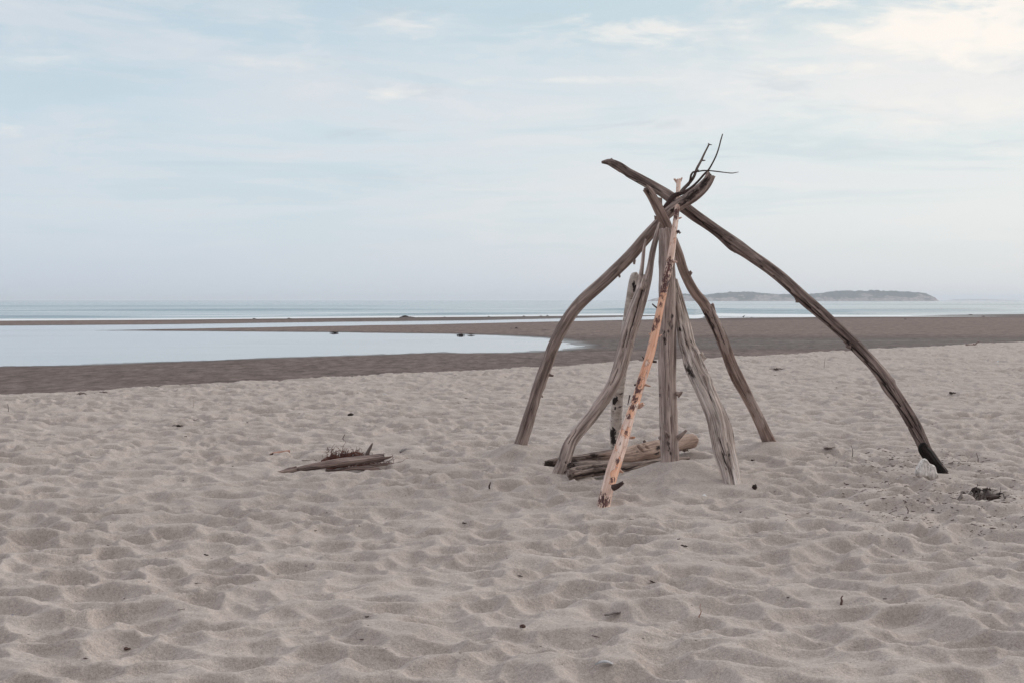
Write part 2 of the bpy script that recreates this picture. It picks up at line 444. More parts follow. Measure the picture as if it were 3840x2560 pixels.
def mat_wood(name, dark, mid, light, stain=(0.07, 0.045, 0.038), char=(0.026, 0.018, 0.017), tint=(0.2, 0.08, 0.05),
             crack=0.6, patch=0.35, knots=0.2, sx=34.0, sz=2.2, rough=0.85, bump=0.8, patch_lo=0.52):
    m, nt = new_mat(name)
    G = N(nt, 'ShaderNodeAttribute', attribute_name='grain').outputs['Vector']
    ch = N(nt, 'ShaderNodeAttribute', attribute_name='char').outputs['Fac']
    ti = N(nt, 'ShaderNodeAttribute', attribute_name='tint').outputs['Fac']
    ck_shade = N(nt, 'ShaderNodeAttribute', attribute_name='split').outputs['Fac']  # drawn cracks, and the shade painted along the nearest log
    g1 = NOISE(nt, G, 1.0, 7, 0.62, 0.25, (sx, sx, sz))
    g2 = NOISE(nt, G, 1.0, 4, 0.6, 0.4, (sx * 2.6, sx * 2.6, sz * 1.7), (5, 2, 9))
    pt = NOISE(nt, G, 1.0, 4, 0.6, 0.5, (9, 9, 3.2), (1, 7, 3))
    col = RAMP(nt, g1, [(0.31, dark), (0.49, mid), (0.71, light)])
    col = MIX(nt, 1.0, col, RAMP(nt, g2, [(0.34, 0.72), (0.5, 1.0), (0.66, 1.22)]), 'MULTIPLY')
    col = MIX(nt, MATH(nt, 'MULTIPLY', SMOOTH(nt, pt, patch_lo, patch_lo + 0.16), patch), col, stain)
    fine = NOISE(nt, G, 1.0, 3, 0.6, 0.0, (60, 60, 30), (4, 4, 4))
    tmask = SMOOTH(nt, MATH(nt, 'ADD', ti, MATH(nt, 'MULTIPLY', MATH(nt, 'SUBTRACT', g1, 0.5), 1.5)), 0.22, 0.55)
    tcol = MIX(nt, 1.0, tint, RAMP(nt, g2, [(0.3, 0.65), (0.5, 1.0), (0.72, 1.25)]), 'MULTIPLY')
    col = MIX(nt, tmask, col, tcol)
    ck = NOISE(nt, G, 1.0, 3, 0.5, 0.6, (sx * 1.1, sx * 1.1, 0.9), (8, 3, 1))
    ckm = MATH(nt, 'MULTIPLY', SMOOTH(nt, MATH(nt, 'ABSOLUTE', MATH(nt, 'SUBTRACT', ck, 0.5)), 0.020, 0.004), crack)
    ckm = MATH(nt, 'MULTIPLY', ckm, SMOOTH(nt, pt, 0.36, 0.52))
    col = MIX(nt, ckm, col, (0.02, 0.014, 0.012))
    ti2 = ti
    vo = N(nt, 'ShaderNodeTexVoronoi', {'Vector': N(nt, 'ShaderNodeMapping', {'Vector': G, 'Scale': (11, 11, 6.5)}).outputs[0], 'Scale': 1.0, 'Randomness': 1.0})
    kn = MATH(nt, 'MULTIPLY', SMOOTH(nt, vo.outputs['Distance'], 0.15, 0.06), knots)
    col = MIX(nt, kn, col, (0.022, 0.014, 0.012))
    rag = NOISE(nt, G, 1.0, 5, 0.7, 0.8, (46, 46, 16), (2, 6, 2))
    cmask = MATH(nt, 'MULTIPLY', SMOOTH(nt, MATH(nt, 'ADD', ch, MATH(nt, 'MULTIPLY', MATH(nt, 'SUBTRACT', rag, 0.5), 2.4)), 0.45, 1.05), SMOOTH(nt, ch, 0.02, 0.15))
    cmask = MATH(nt, 'MAXIMUM', cmask, SMOOTH(nt, ck_shade, 0.36, 0.72))
    col = MIX(nt, cmask, col, MIX(nt, 1.0, char, RAMP(nt, g1, [(0.3, 0.6), (0.7, 2.0)]), 'MULTIPLY'))
    hgt = MATH(nt, 'SUBTRACT', MATH(nt, 'ADD', g1, MATH(nt, 'MULTIPLY', fine, 0.3)), MATH(nt, 'ADD', MATH(nt, 'MULTIPLY', ckm, 1.2), MATH(nt, 'MULTIPLY', kn, 0.6)))
    b = N(nt, 'ShaderNodeBump', {'Strength': bump, 'Distance': 0.012, 'Height': hgt}).outputs[0]
    p = N(nt, 'ShaderNodeBsdfPrincipled', {'Base Color': col, 'Roughness': rough, 'Specular IOR Level': 0.2, 'Normal': b})
    out(nt, p.outputs[0])
    return m

def mat_orange():
    """stripped pine: pale pink outer wood, orange inner wood, scraps of red bark"""
    m, nt = new_mat('stripped_pine')
    G = N(nt, 'ShaderNodeAttribute', attribute_name='grain').outputs['Vector']
    ch = N(nt, 'ShaderNodeAttribute', attribute_name='char').outputs['Fac']
    ti = N(nt, 'ShaderNodeAttribute', attribute_name='tint').outputs['Fac']
    g1 = NOISE(nt, G, 1.0, 6, 0.6, 0.3, (40, 40, 2.5))
    pt = NOISE(nt, G, 1.0, 5, 0.65, 0.6, (18, 18, 4.5), (3, 1, 5))
    bk = NOISE(nt, G, 1.0, 6, 0.7, 0.6, (60, 60, 17.0), (9, 4, 2))
    pale = RAMP(nt, g1, [(0.34, (0.50, 0.32, 0.25)), (0.5, (0.70, 0.50, 0.42)), (0.66, (0.82, 0.67, 0.60))])
    oran = RAMP(nt, g1, [(0.34, (0.48, 0.19, 0.10)), (0.5, (0.73, 0.40, 0.27)), (0.70, (0.83, 0.54, 0.40))])
    om = SMOOTH(nt, MATH(nt, 'ADD', ti, MATH(nt, 'MULTIPLY', MATH(nt, 'SUBTRACT', pt, 0.5), 3.4)), 0.36, 0.56)
    col = MIX(nt, om, pale, oran)
    edge = MATH(nt, 'MULTIPLY', MATH(nt, 'SUBTRACT', 1.0, MATH(nt, 'ABSOLUTE', MATH(nt, 'SUBTRACT', MATH(nt, 'MULTIPLY', om, 2.0), 1.0))), 0.75)
    col = MIX(nt, edge, col, (0.16, 0.05, 0.035))
    bm_ = SMOOTH(nt, MATH(nt, 'ADD', MATH(nt, 'MULTIPLY', ch, 0.21), bk), 0.63, 0.67)
    bark = RAMP(nt, g1, [(0.3, (0.045, 0.020, 0.022)), (0.7, (0.17, 0.065, 0.055))])
    col = MIX(nt, bm_, col, bark)
    b = N(nt, 'ShaderNodeBump', {'Strength': 0.7, 'Distance': 0.01, 'Height': MATH(nt, 'ADD', g1, MATH(nt, 'MULTIPLY', bm_, 1.0))}).outputs[0]
    p = N(nt, 'ShaderNodeBsdfPrincipled', {'Base Color': col, 'Roughness': 0.7, 'Specular IOR Level': 0.25, 'Normal': b})
    out(nt, p.outputs[0])
    return m

def mat_birch():
    m, nt = new_mat('birch_bark')
    G = N(nt, 'ShaderNodeAttribute', attribute_name='grain').outputs['Vector']
    ch = N(nt, 'ShaderNodeAttribute', attribute_name='char').outputs['Fac']
    g1 = NOISE(nt, G, 1.0, 5, 0.6, 0.2, (10, 10, 22))
    ln = NOISE(nt, G, 1.0, 3, 0.6, 0.2, (11, 11, 55), (2, 2, 2))
    pt = NOISE(nt, G, 1.0, 5, 0.7, 0.6, (46, 46, 30), (6, 2, 2))
    col = RAMP(nt, g1, [(0.34, (0.36, 0.30, 0.275)), (0.5, (0.56, 0.50, 0.465)), (0.66, (0.68, 0.63, 0.59))])
    lm = MATH(nt, 'MULTIPLY', SMOOTH(nt, ln, 0.61, 0.66), 0.9)
    col = MIX(nt, lm, col, (0.035, 0.028, 0.028))
    cm = SMOOTH(nt, MATH(nt, 'ADD', ch, MATH(nt, 'MULTIPLY', MATH(nt, 'SUBTRACT', pt, 0.5), 2.0)), 0.48, 0.58)
    col = MIX(nt, cm, col, (0.028, 0.022, 0.022))
    b = N(nt, 'ShaderNodeBump', {'Strength': 0.5, 'Distance': 0.006, 'Height': MATH(nt, 'SUBTRACT', g1, lm)}).outputs[0]
    p = N(nt, 'ShaderNodeBsdfPrincipled', {'Base Color': col, 'Roughness': 0.75, 'Specular IOR Level': 0.25, 'Normal': b})
    out(nt, p.outputs[0])
    return m

def mat_plain(name, a, b_, scale=40, rough=0.85, bump=0.4):
    m, nt = new_mat(name)
    P = N(nt, 'ShaderNodeTexCoord').outputs['Object']
    n = NOISE(nt, P, scale, 4, 0.65)
    col = RAMP(nt, n, [(0.3, a), (0.7, b_)])
    b = N(nt, 'ShaderNodeBump', {'Strength': bump, 'Distance': 0.004, 'Height': n}).outputs[0]
    p = N(nt, 'ShaderNodeBsdfPrincipled', {'Base Color': col, 'Roughness': rough, 'Specular IOR Level': 0.25, 'Normal': b})
    out(nt, p.outputs[0])
    return m

def mat_island():
    m, nt = new_mat('island_rock_and_scrub')
    geo = N(nt, 'ShaderNodeNewGeometry')
    P = geo.outputs['Position']
    z = N(nt, 'ShaderNodeSeparateXYZ', {0: P}).outputs[2]
    up = N(nt, 'ShaderNodeSeparateXYZ', {0: geo.outputs['True Normal']}).outputs[2]
    n = NOISE(nt, P, 0.035, 6, 0.65)
    n2 = NOISE(nt, P, 0.12, 5, 0.7)
    rock = RAMP(nt, n2, [(0.36, (0.09, 0.078, 0.08)), (0.62, (0.42, 0.36, 0.34))])
    green = RAMP(nt, n2, [(0.3, (0.010, 0.020, 0.022)), (0.7, (0.035, 0.055, 0.048))])
    k = MATH(nt, 'ADD', MATH(nt, 'MULTIPLY', up, 0.55), MATH(nt, 'ADD', MATH(nt, 'MULTIPLY', MATH(nt, 'SUBTRACT', n, 0.5), 1.5), MATH(nt, 'MULTIPLY', z, 0.022)))
    col = MIX(nt, SMOOTH(nt, k, 0.58, 0.72), rock, green)
    p = N(nt, 'ShaderNodeBsdfPrincipled', {'Base Color': col, 'Roughness': 0.95, 'Specular IOR Level': 0.1})
    out(nt, p.outputs[0])
    return m

M_SAND, M_WET, M_POOL, M_SEA = mat_dry_sand(), mat_wet_sand(), mat_pool(), mat_sea()
M_ISLE = mat_island()
M_GREY = mat_wood('grey_brown_driftwood', (0.136, 0.098, 0.088), (0.318, 0.246, 0.222), (0.571, 0.468, 0.433))
M_DARKG = mat_wood('dark_grey_driftwood', (0.080, 0.055, 0.050), (0.227, 0.169, 0.153), (0.481, 0.388, 0.353), crack=0.9, patch=0.5)
M_PALE = mat_wood('pale_grey_driftwood', (0.182, 0.136, 0.122), (0.454, 0.364, 0.332), (0.752, 0.634, 0.586), crack=0.5, patch=0.25, knots=0.25)
M_POST = mat_wood('grey_post_wood', (0.168, 0.123, 0.109), (0.389, 0.303, 0.275), (0.611, 0.498, 0.461), crack=0.45, patch=0.3, knots=0.25)
M_WEATH = mat_wood('bleached_splintered_wood', (0.20, 0.145, 0.125), (0.52, 0.43, 0.39), (0.86, 0.79, 0.74), stain=(0.17, 0.115, 0.095), crack=0.55, patch=0.45, knots=0.0, sx=30, sz=1.3, bump=1.0)
M_BROWN = mat_wood('warm_brown_driftwood', (0.136, 0.092, 0.080), (0.311, 0.228, 0.202), (0.546, 0.425, 0.388), stain=(0.168, 0.077, 0.056), crack=0.5, patch=0.55, tint=(0.441, 0.351, 0.324))
M_LOG = mat_wood('rotting_log_wood', (0.060, 0.042, 0.037), (0.235, 0.178, 0.155), (0.44, 0.35, 0.31), crack=0.4, patch=0.55, knots=0.3, tint=(0.42, 0.30, 0.245))
M_TWIG = mat_wood('dark_twig_wood', (0.042, 0.026, 0.025), (0.090, 0.061, 0.058), (0.156, 0.118, 0.109), crack=0.2, patch=0.2, knots=0.2)
M_BRANCH = mat_wood('grey_branch_wood', (0.10, 0.076, 0.069), (0.20, 0.162, 0.148), (0.32, 0.272, 0.255), crack=0.2, patch=0.3, knots=0.2)
M_PLANK = mat_wood('weathered_plank_wood', (0.059, 0.041, 0.039), (0.218, 0.159, 0.143), (0.519, 0.403, 0.366), crack=0.9, patch=0.3, knots=0.1, sx=44, sz=1.6)
M_REDST = mat_wood('reddish_stick_wood', (0.20, 0.10, 0.075), (0.36, 0.215, 0.17), (0.48, 0.33, 0.28), crack=0.3, patch=0.35)
M_CHAR = mat_wood('charred_wood', (0.006, 0.005, 0.005), (0.014, 0.010, 0.010), (0.035, 0.024, 0.022), stain=(0.07, 0.018, 0.012), crack=0.4, patch=0.35, patch_lo=0.62)
M_CHUNK = mat_wood('bleached_knot_wood', (0.55, 0.51, 0.48), (0.80, 0.76, 0.73), (0.88, 0.85, 0.83), stain=(0.25, 0.18, 0.15), crack=0.45, patch=0.25, knots=0.3, char=(0.13, 0.095, 0.08))
M_ORANGE, M_BIRCH = mat_orange(), mat_birch()
M_CHIP = mat_plain('dark_chip', (0.018, 0.012, 0.012), (0.065, 0.045, 0.042))
M_CHIP2 = mat_plain('brown_chip', (0.07, 0.040, 0.034), (0.16, 0.10, 0.085))
M_TWIGL = mat_plain('litter_brown', (0.03, 0.019, 0.017), (0.10, 0.065, 0.056))
M_SHELL = mat_plain('white_shell', (0.62, 0.62, 0.64), (0.82, 0.82, 0.83), rough=0.5)
M_FEATHER = mat_plain('grey_white_feather', (0.38, 0.38, 0.40), (0.58, 0.58, 0.59), rough=0.7)
M_PINK = mat_plain('pink_shell', (0.36, 0.22, 0.19), (0.50, 0.34, 0.30), rough=0.6)
M_STONE = mat_plain('grey_stone', (0.16, 0.14, 0.135), (0.30, 0.27, 0.26))
M_WEED = mat_plain('dark_seaweed', (0.026, 0.019, 0.018), (0.10, 0.072, 0.066), scale=8)
M_CRUMB = mat_plain('clotted_sand_and_weed', (0.07, 0.05, 0.044), (0.30, 0.245, 0.22), scale=14)
M_ROOT = mat_plain('red_brown_root', (0.06, 0.024, 0.020), (0.19, 0.085, 0.065), scale=20)
M_REED = mat_plain('pale_reed', (0.42, 0.36, 0.31), (0.62, 0.56, 0.50))
M_BLUE = mat_plain('blue_plastic', (0.03, 0.07, 0.22), (0.05, 0.11, 0.32), rough=0.4)
M_BIRD = mat_plain('dark_plumage', (0.03, 0.03, 0.035), (0.08, 0.08, 0.09))

# ------------------------------------------------------------------ the ground
def fan_s(step, dense, outer, n_out):
    core = np.arange(-dense, dense + step / 2, step)
    t = (np.arange(1, n_out + 1) / n_out) ** 1.6
    ex = dense + (outer - dense) * t
    return np.concatenate([-ex[::-1], core, ex])
s = fan_s(0.00092, 0.44, 1.8, 130)
rows = [3.6]
while rows[-1] < 75:
    rows.append(rows[-1] * 1.0030)
rows = np.array(rows)
X, Y = np.outer(rows, s), np.repeat(rows[:, None], len(s), 1)
Dm = berm_d(X, Y)
keep = Dm < 0.75
Z = np.zeros_like(X)
Z[Dm < 2] = terrain(X[Dm < 2], Y[Dm < 2])
sand = grid_mesh('dry_sand', X, Y, Z, M_SAND, keep)
tag(sand, 'pale dry sand trampled into soft hollows', 'sand', kind='structure')
gx, gy = np.meshgrid(np.linspace(-60, 60, 241), np.linspace(-40, 3.7, 90))
apron = grid_mesh('sand_behind', gx, gy, terrain(gx, gy) - 0.02, M_SAND)
apron.name = 'back_beach'
tag(apron, 'dry sand continuing behind the viewpoint', 'sand', kind='structure')

s2 = fan_s(0.0014, 0.44, 2.4, 90)
rows = [12.0]
while rows[-1] < 430:
    rows.append(rows[-1] * 1.0042)
rows = np.array(rows)
X, Y = np.outer(rows, s2), np.repeat(rows[:, None], len(s2), 1)
Dm = berm_d(X, Y)
SD = np.zeros_like(X)
for i in range(0, X.shape[0], 40):
    SD[i:i + 40] = shore_sd(X[i:i + 40], Y[i:i + 40])
Z = terrain(X, Y, SD) - 0.004 * (Dm < 0.8)
far = sstep(Y, 330, 420)
Z = Z * (1 - far) + (ZW - 0.15) * far
wet = np.maximum(sstep(SD, 3.0, 0.2), 0.0)
trough = sstep(Y, 52, 60) * sstep(Y, 86, 72) * sstep(X, -20, 5)
wet = np.maximum(wet, 0.74 * trough)
wet = np.maximum(wet, 0.42 * sstep(Y + 0.25 * X, 62, 50))
wet = np.maximum(wet, 0.80 * sstep(SD, 22, 3) * sstep(Y, 130, 150))
flat = grid_mesh('tidal_flat', X, Y, Z, M_WET, (Dm > 0.55), {'wet': wet})
tag(flat, 'brown wet sand flat left by the tide', 'wet sand', kind='structure')

# water: the tidal pool with its channel, and the sea beyond the sand bar
split_px = [(-2500, 1227), (-1500, 1221), (0, 1212.5), (600, 1208.5), (1300, 1200), (1800, 1195.5), (2300, 1187), (2620, 1186), (2680, 1197), (3300, 1195), (3840, 1193), (5200, 1188)]
sp = np.array(px_poly(split_px))
sx_ = np.linspace(sp[:, 0].min() + 0.01, sp[:, 0].max() - 0.01, 260)
order = np.argsort(sp[:, 0])
sy_ = np.interp(sx_, sp[order, 0], sp[order, 1])
t = np.linspace(0, 1, 40)[:, None]
PX = np.repeat(sx_[None, :], 40, 0)
PY = 22 + (sy_[None, :] - 22) * t
pool = grid_mesh('tidal_pool', PX, PY, np.full_like(PX, ZW), M_POOL)
tag(pool, 'still shallow pool lying on the wet sand and mirroring the sky', 'water', kind='structure')
rows = [1.0]
while rows[-1] < 52:
    rows.append(rows[-1] * (1.0040 if rows[-1] < 4 else 1.011))
m_ = np.array(rows)
ss = np.linspace(-1.05, 1.05, 420)
base_y = np.interp(ss * 170, sx_, sy_)
Y = base_y[None, :] * m_[:, None]
X = ss[None, :] * Y
ysh = base_y[None, :]
off = Y - ysh
ph = off / 26.0 + 0.9 * gn(X * 0.006, Y * 0.012, 40)
brk = sstep(gn(X * 0.012, Y * 0.03, 41), -0.35, 0.35)
sw = 0.05 * gn(X * 0.02, Y * 0.10, 43) * sstep(off, 10, 40) * sstep(off, 900, 300)
wob_ = 5 * gn(X * 0.02, X * 0 + 0.5, 44)
for o0, hgt, wd, sx0, sd0, th0 in ((44, 0.30, 1.8, 0.020, 45, -0.35), (66, 0.46, 2.4, 0.012, 46, -0.15), (98, 0.48, 2.8, 0.010, 47, -0.1), (140, 0.50, 3.4, 0.008, 48, -0.1), (205, 0.55, 4.5, 0.006, 49, -0.05), (300, 0.55, 6, 0.004, 50, -0.05), (430, 0.55, 8, 0.003, 51, 0.0)):
    dd_ = off - o0 - wob_ * (1 + o0 / 120)
    sw = sw + hgt * np.exp(-(np.where(dd_ < 0, dd_, dd_ / 2.5) / wd) ** 2) * sstep(gn(X * sx0, X * 0 + sd0, sd0), th0, th0 + 0.5)
foam_sheen = 1.2 * sstep(off, 42, 27) + 0.85 * np.exp(-((off - 56 - wob_) / 4) ** 2) * (0.3 + 0.7 * brk) + 0.80 * np.exp(-((off - 84 - wob_) / 5) ** 2) * (0.2 + 0.8 * brk) + 0.60 * np.exp(-((off - 124 - wob_) / 7) ** 2) * (0.3 + 0.7 * (1 - brk)) + 0.5 * np.exp(-((off - 185) / 10) ** 2)
foam_sheen = foam_sheen + 0.36 * sstep(X / Y, 0.02, 0.30) * sstep(off, 420, 60)  # brightness of the water on the right, put in as extra foam white
sea = grid_mesh('sea', X, Y, ZW + sw, M_SEA, None, {'foam_sheen': np.clip(foam_sheen, 0, 1.2)})
tag(sea, 'calm pale sea with soft bands of surf', 'sea', kind='structure')
gx, gy = np.meshgrid(np.linspace(-9000, 9000, 30), np.linspace(-150, 9000, 30))
bed = grid_mesh('seabed', gx, gy, np.full_like(gx, -0.85), M_WET, None, {'wet': np.full_like(gx, 0.8)})
tag(bed, 'sand bed under the sea', 'seabed', kind='structure')

# islands
def island(name, prof, D, depth, base, seed):
    prof = np.array(prof, float)
    xs = np.linspace(prof[0, 0], prof[-1, 0], 420)
    hp = np.interp(xs, prof[:, 0], prof[:, 1])
    zt = np.array([at(a, b, D)[2] for a, b in zip(xs, hp)]) - ZW
    zt = np.maximum(zt, 0)
    wxs = np.array([at(a, base, D)[0] for a in xs])
    v = np.linspace(-1, 1, 90)
    A, V = np.meshgrid(wxs, v)
    H = np.repeat(zt[None, :], len(v), 0)
    wob = 0.25 * gn(A * 0.012, V * 1.5, seed)
    prof_v = np.where(V < 0, sstep(V + wob * 0.6, -0.98, -0.25), sstep(V, 1, 0.2))
    Zi = ZW - 1.0 + (H + 1.0) * np.clip(prof_v, 0, 1) * (1 + 0.14 * gn(A * 0.04, V * 4, seed + 1) + 0.10 * gn(A * 0.13, V * 9, seed + 2))
    Yi = D + V * depth * (0.4 + 0.6 * np.minimum(1, H / 12))
    return grid_mesh(name, A, Yi, Zi, M_ISLE)
isl = island('island', [(2427, 1130), (2461, 1119), (2510, 1109), (2559, 1104), (2645, 1106), (2718, 1100), (2792, 1097.5), (2841, 1100.5), (2890, 1105),
                        (2969, 1105), (3061, 1104.5), (3104, 1097), (3196, 1094.5), (3275, 1091.5), (3355, 1095.5), (3404, 1096.5), (3445, 1100),
                        (3468, 1104), (3484, 1111), (3492, 1121), (3498, 1130)], 3000, 90, 1129, 60)
tag(isl, 'low rocky island with dark scrub along its top, hazy on the horizon', 'island', kind='structure')
isl2 = island('island', [(3540, 1127.6), (3580, 1123.6), (3640, 1122.6), (3700, 1123.2), (3790, 1125.6), (3850, 1127.6)], 7400, 120, 1127.5, 66)
tag(isl2, 'faint low strip of land right of the rocky island', 'island', kind='structure')

# ------------------------------------------------------------------ driftwood
def smooth_path(P, R, ds):
    P, R = np.asarray(P, float), np.asarray(R, float)
    seg = np.linalg.norm(np.diff(P, axis=0), axis=1)
    t = np.concatenate([[0], np.cumsum(seg)])
    n = max(4, int(t[-1] / ds) + 1)
    q = np.linspace(0, t[-1], n)
    def herm(vals):
        m = np.gradient(vals, t, axis=0)
        i = np.clip(np.searchsorted(t, q, side='right') - 1, 0, len(t) - 2)
        h = (t[i + 1] - t[i])
        u = (q - t[i]) / h
        if vals.ndim == 2:
            u, h = u[:, None], h[:, None]
        return ((2 * u ** 3 - 3 * u ** 2 + 1) * vals[i] + (u ** 3 - 2 * u ** 2 + u) * h * m[i]
                + (-2 * u ** 3 + 3 * u ** 2) * vals[i + 1] + (u ** 3 - u ** 2) * h * m[i + 1])
    return herm(P), np.maximum(herm(R), 0.0008), q
def tube(P, R, n=26, ds=0.02, seed=0, rough=0.05, groove=0.05, lump=0.06, end=(0.0, 0.0), spots=(), tints=(), lines=(), squash=1.0, roundend=(False, False), burls=0):
    P, R, q = smooth_path(P, R, ds)
    T = np.gradient(P, q, axis=0)
    T /= np.linalg.norm(T, axis=1)[:, None]
    ref = np.array([0.0, -1.0, 0.05])
    A = np.zeros_like(P)
    a = ref - T[0] * ref.dot(T[0])
    if np.linalg.norm(a) < 0.2:
        a = np.cross(T[0], [1, 0, 0])
    a /= np.linalg.norm(a)
    for i in range(len(P)):
        a = a - T[i] * a.dot(T[i])
        a /= np.linalg.norm(a)
        A[i] = a
    B = np.cross(T, A)
    th = np.arange(n) / n * 2 * np.pi
    c, sn = np.cos(th), np.sin(th)
    TH, Q = np.meshgrid(th, q)
    ct, st = np.cos(TH), np.sin(TH)
    o = seed * 3.7
    r = 1 + rough * vn3(ct * 1.6 + o, st * 1.6, Q * 7, seed) + groove * vn3(ct * 5.0 + o, st * 5.0, Q * 1.3, seed + 1) \
        + groove * 0.6 * vn3(ct * 11 + o, st * 11, Q * 2.0, seed + 2) + lump * vn3(Q * 0 + o, ct * 0.7, Q * 4.0, seed + 3)
    R2_ = random.Random(seed * 13 + 5)
    for _ in range(burls):
        q0, t0, sz_, am = R2_.uniform(0.05, 0.95) * q[-1], R2_.uniform(0, 6.28), R2_.uniform(0.03, 0.09), R2_.uniform(-0.16, 0.26)
        dth = np.angle(np.exp(1j * (TH - t0)))
        r = r + am * np.exp(-((Q - q0) / sz_) ** 2 - (dth / 0.7) ** 2)
    rr = R[:, None] * r
    tlen = q[-1]
    for k, e in enumerate(roundend):
        if e:
            dd = (Q if k == 0 else tlen - Q) / np.maximum(R[:, None], 1e-4)
            rr = rr * np.sqrt(np.clip(1 - np.clip(1 - dd / 1.0, 0, 1) ** 2, 0.02, 1))
    V = P[:, None, :] + A[:, None, :] * (rr * ct)[..., None] * squash + B[:, None, :] * (rr * st)[..., None]
    for k, e in ((0, end[0]), (1, end[1])):
        if e:
            j = 0 if k == 0 else -1
            for w, jj in ((1.0, 0), (0.55, 1), (0.25, 2)):
                idx = jj if k == 0 else -1 - jj
                sgn = -1 if k == 0 else 1
                jit = vn3(c * 2.2 + o, sn * 2.2, 5.5, seed + 7) + 0.6 * vn3(c * 5 + o, sn * 5, 2.5, seed + 8)
                V[idx] += (T[j][None] * (sgn * w * e * R[j] * jit)[:, None])
    m = len(P)
    ch, ti = np.zeros((m, n)), np.zeros((m, n))
    for arr, L in ((ch, spots), (ti, tints)):
        for sp_ in L:
            pos, rad = np.array(sp_[0]), sp_[1]
            dv = (V - pos) * (1, 0.12, 1)
            al = (dv * T[:, None, :]).sum(2, keepdims=True)
            d = np.linalg.norm(dv - 0.66 * al * T[:, None, :], axis=2)
            d = d + 9 * ((V[..., 1] > P[:, None, 1] + 0.15 * R[:, None]) & (rad < 0.09)) + 9 * (np.abs(V[..., 1] - pos[1]) > 0.6)
            arr[:] = np.maximum(arr, np.clip(1.25 - d / rad, 0, 1))
    spl = np.zeros((m, n))
    for lp, lw in lines:
        for q_, w_ in zip(lp, lw):
            d = np.linalg.norm((V - q_) * (1, 0.05, 1), axis=2) + 9 * (V[..., 1] > P[:, None, 1] + 0.1 * R[:, None])
            spl = np.maximum(spl, np.clip(1 - d / w_, 0, 1))
    if len(lines):
        V = V - (V - P[:, None]) * (0.30 * sstep(spl, 0.1, 0.7))[..., None]
    G = np.stack([ct * R[:, None] + o, st * R[:, None], Q + o], -1)
    verts = V.reshape(-1, 3)
    faces = []
    idx = np.arange(m * n).reshape(m, n)
    nx = np.roll(idx, -1, axis=1)
    faces = np.stack([idx[:-1], nx[:-1], nx[1:], idx[1:]], -1).reshape(-1, 4).tolist()
    Gf, chf, tif = G.reshape(-1, 3), ch.ravel(), ti.ravel()
    splf = np.concatenate([spl.ravel(), [0, 0]])
    extra, eg = [], []
    for ring, sgn, pc, tt, rad in ((0, -1, P[0], T[0], R[0]), (m - 1, 1, P[-1], T[-1], R[-1])):
        i0 = len(verts) + len(extra)
        extra.append(V[ring].mean(0) + tt * sgn * rad * 0.10)
        eg.append(np.array([o, 0, Q[ring, 0] + o]))
        for k in range(n):
            a_, b_ = idx[ring, k], nx[ring, k]
            faces.append((b_, a_, i0) if sgn < 0 else (a_, b_, i0))
    verts = np.vstack([verts, extra])
    Gf = np.vstack([Gf, eg])
    chf = np.concatenate([chf, [ch[0].mean(), ch[-1].mean()]])
    tif = np.concatenate([tif, [ti[0].mean(), ti[-1].mean()]])
    return verts, faces, {'grain': Gf, 'char': chf, 'tint': tif, 'split': splf}
def merge(parts):
    V, Fc, At = [], [], {}
    o = 0
    for v, f, a in parts:
        V.append(v)
        Fc += [tuple(i + o for i in ff) for ff in f]
        for k in a:
            At.setdefault(k, []).append(a[k])
        o += len(v)
    return np.vstack(V), Fc, {k: np.concatenate(x) for k, x in At.items()}

def lump(cen, rad, seed, amp=0.35, freq=2.2, res=3):
    import bmesh
    bm = bmesh.new()
    bmesh.ops.create_icosphere(bm, subdivisions=res, radius=1.0)
    V = np.array([vv.co[:] for vv in bm.verts]); Fc = [tuple(x.index for x in ff.verts) for ff in bm.faces]
    bm.free()
    d = 1 + amp * vn3(V[:, 0] * freq + seed, V[:, 1] * freq, V[:, 2] * freq, seed) + amp * 0.5 * vn3(V[:, 0] * freq * 2.4 + seed, V[:, 1] * freq * 2.4, V[:, 2] * freq * 2.4, seed + 1)
    V = V * d[:, None] * np.array(rad) + np.array(cen)
    z = np.zeros(len(V))
    return V, Fc, {'grain': V.copy(), 'char': z, 'tint': z, 'split': z}
def path3(pts, Dk):
    """photo points (x, y, width) with depths at some of them -> real points and radii"""
    pts = np.array(pts, float)
    seg = np.concatenate([[0], np.cumsum(np.hypot(*np.diff(pts[:, :2], axis=0).T))])
    ks = sorted(Dk)
    D = np.interp(seg, [seg[k] for k in ks], [Dk[k] for k in ks])
    P = np.array([at(a, b, d) for (a, b, _), d in zip(pts, D)])
    R = pts[:, 2] / 2 / F * D
    return P, R, D
def spot3(pts, D, L):
    res = []
    pts = np.array(pts, float)
    for (a, b, rad) in L:
        i = int(np.argmin(np.hypot(pts[:, 0] - a, pts[:, 1] - b)))
        d = D[i] - pts[i, 2] / 2 / F * D[i]
        res.append((at(a, b, d), rad / F * d))
    return res
def line3(pts, D, L):
    res = []
    for poly in L:
        poly = np.array(poly, float)
        sg = np.concatenate([[0], np.cumsum(np.hypot(*np.diff(poly[:, :2], axis=0).T))])
        t_ = np.linspace(0, sg[-1], max(3, int(sg[-1] / 2.2)))
        q = np.stack([np.interp(t_, sg, poly[:, k]) for k in range(3)], -1)
        q[:, 0] += 0.8 * gn(t_ * 0.04, t_ * 0 + poly[0, 0], 77)
        sp_ = spot3(pts, D, [(a, b, max(w * 1.05, 3.4)) for a, b, w in q])
        res.append(([p for p, _ in sp_], [w for _, w in sp_]))
    return res
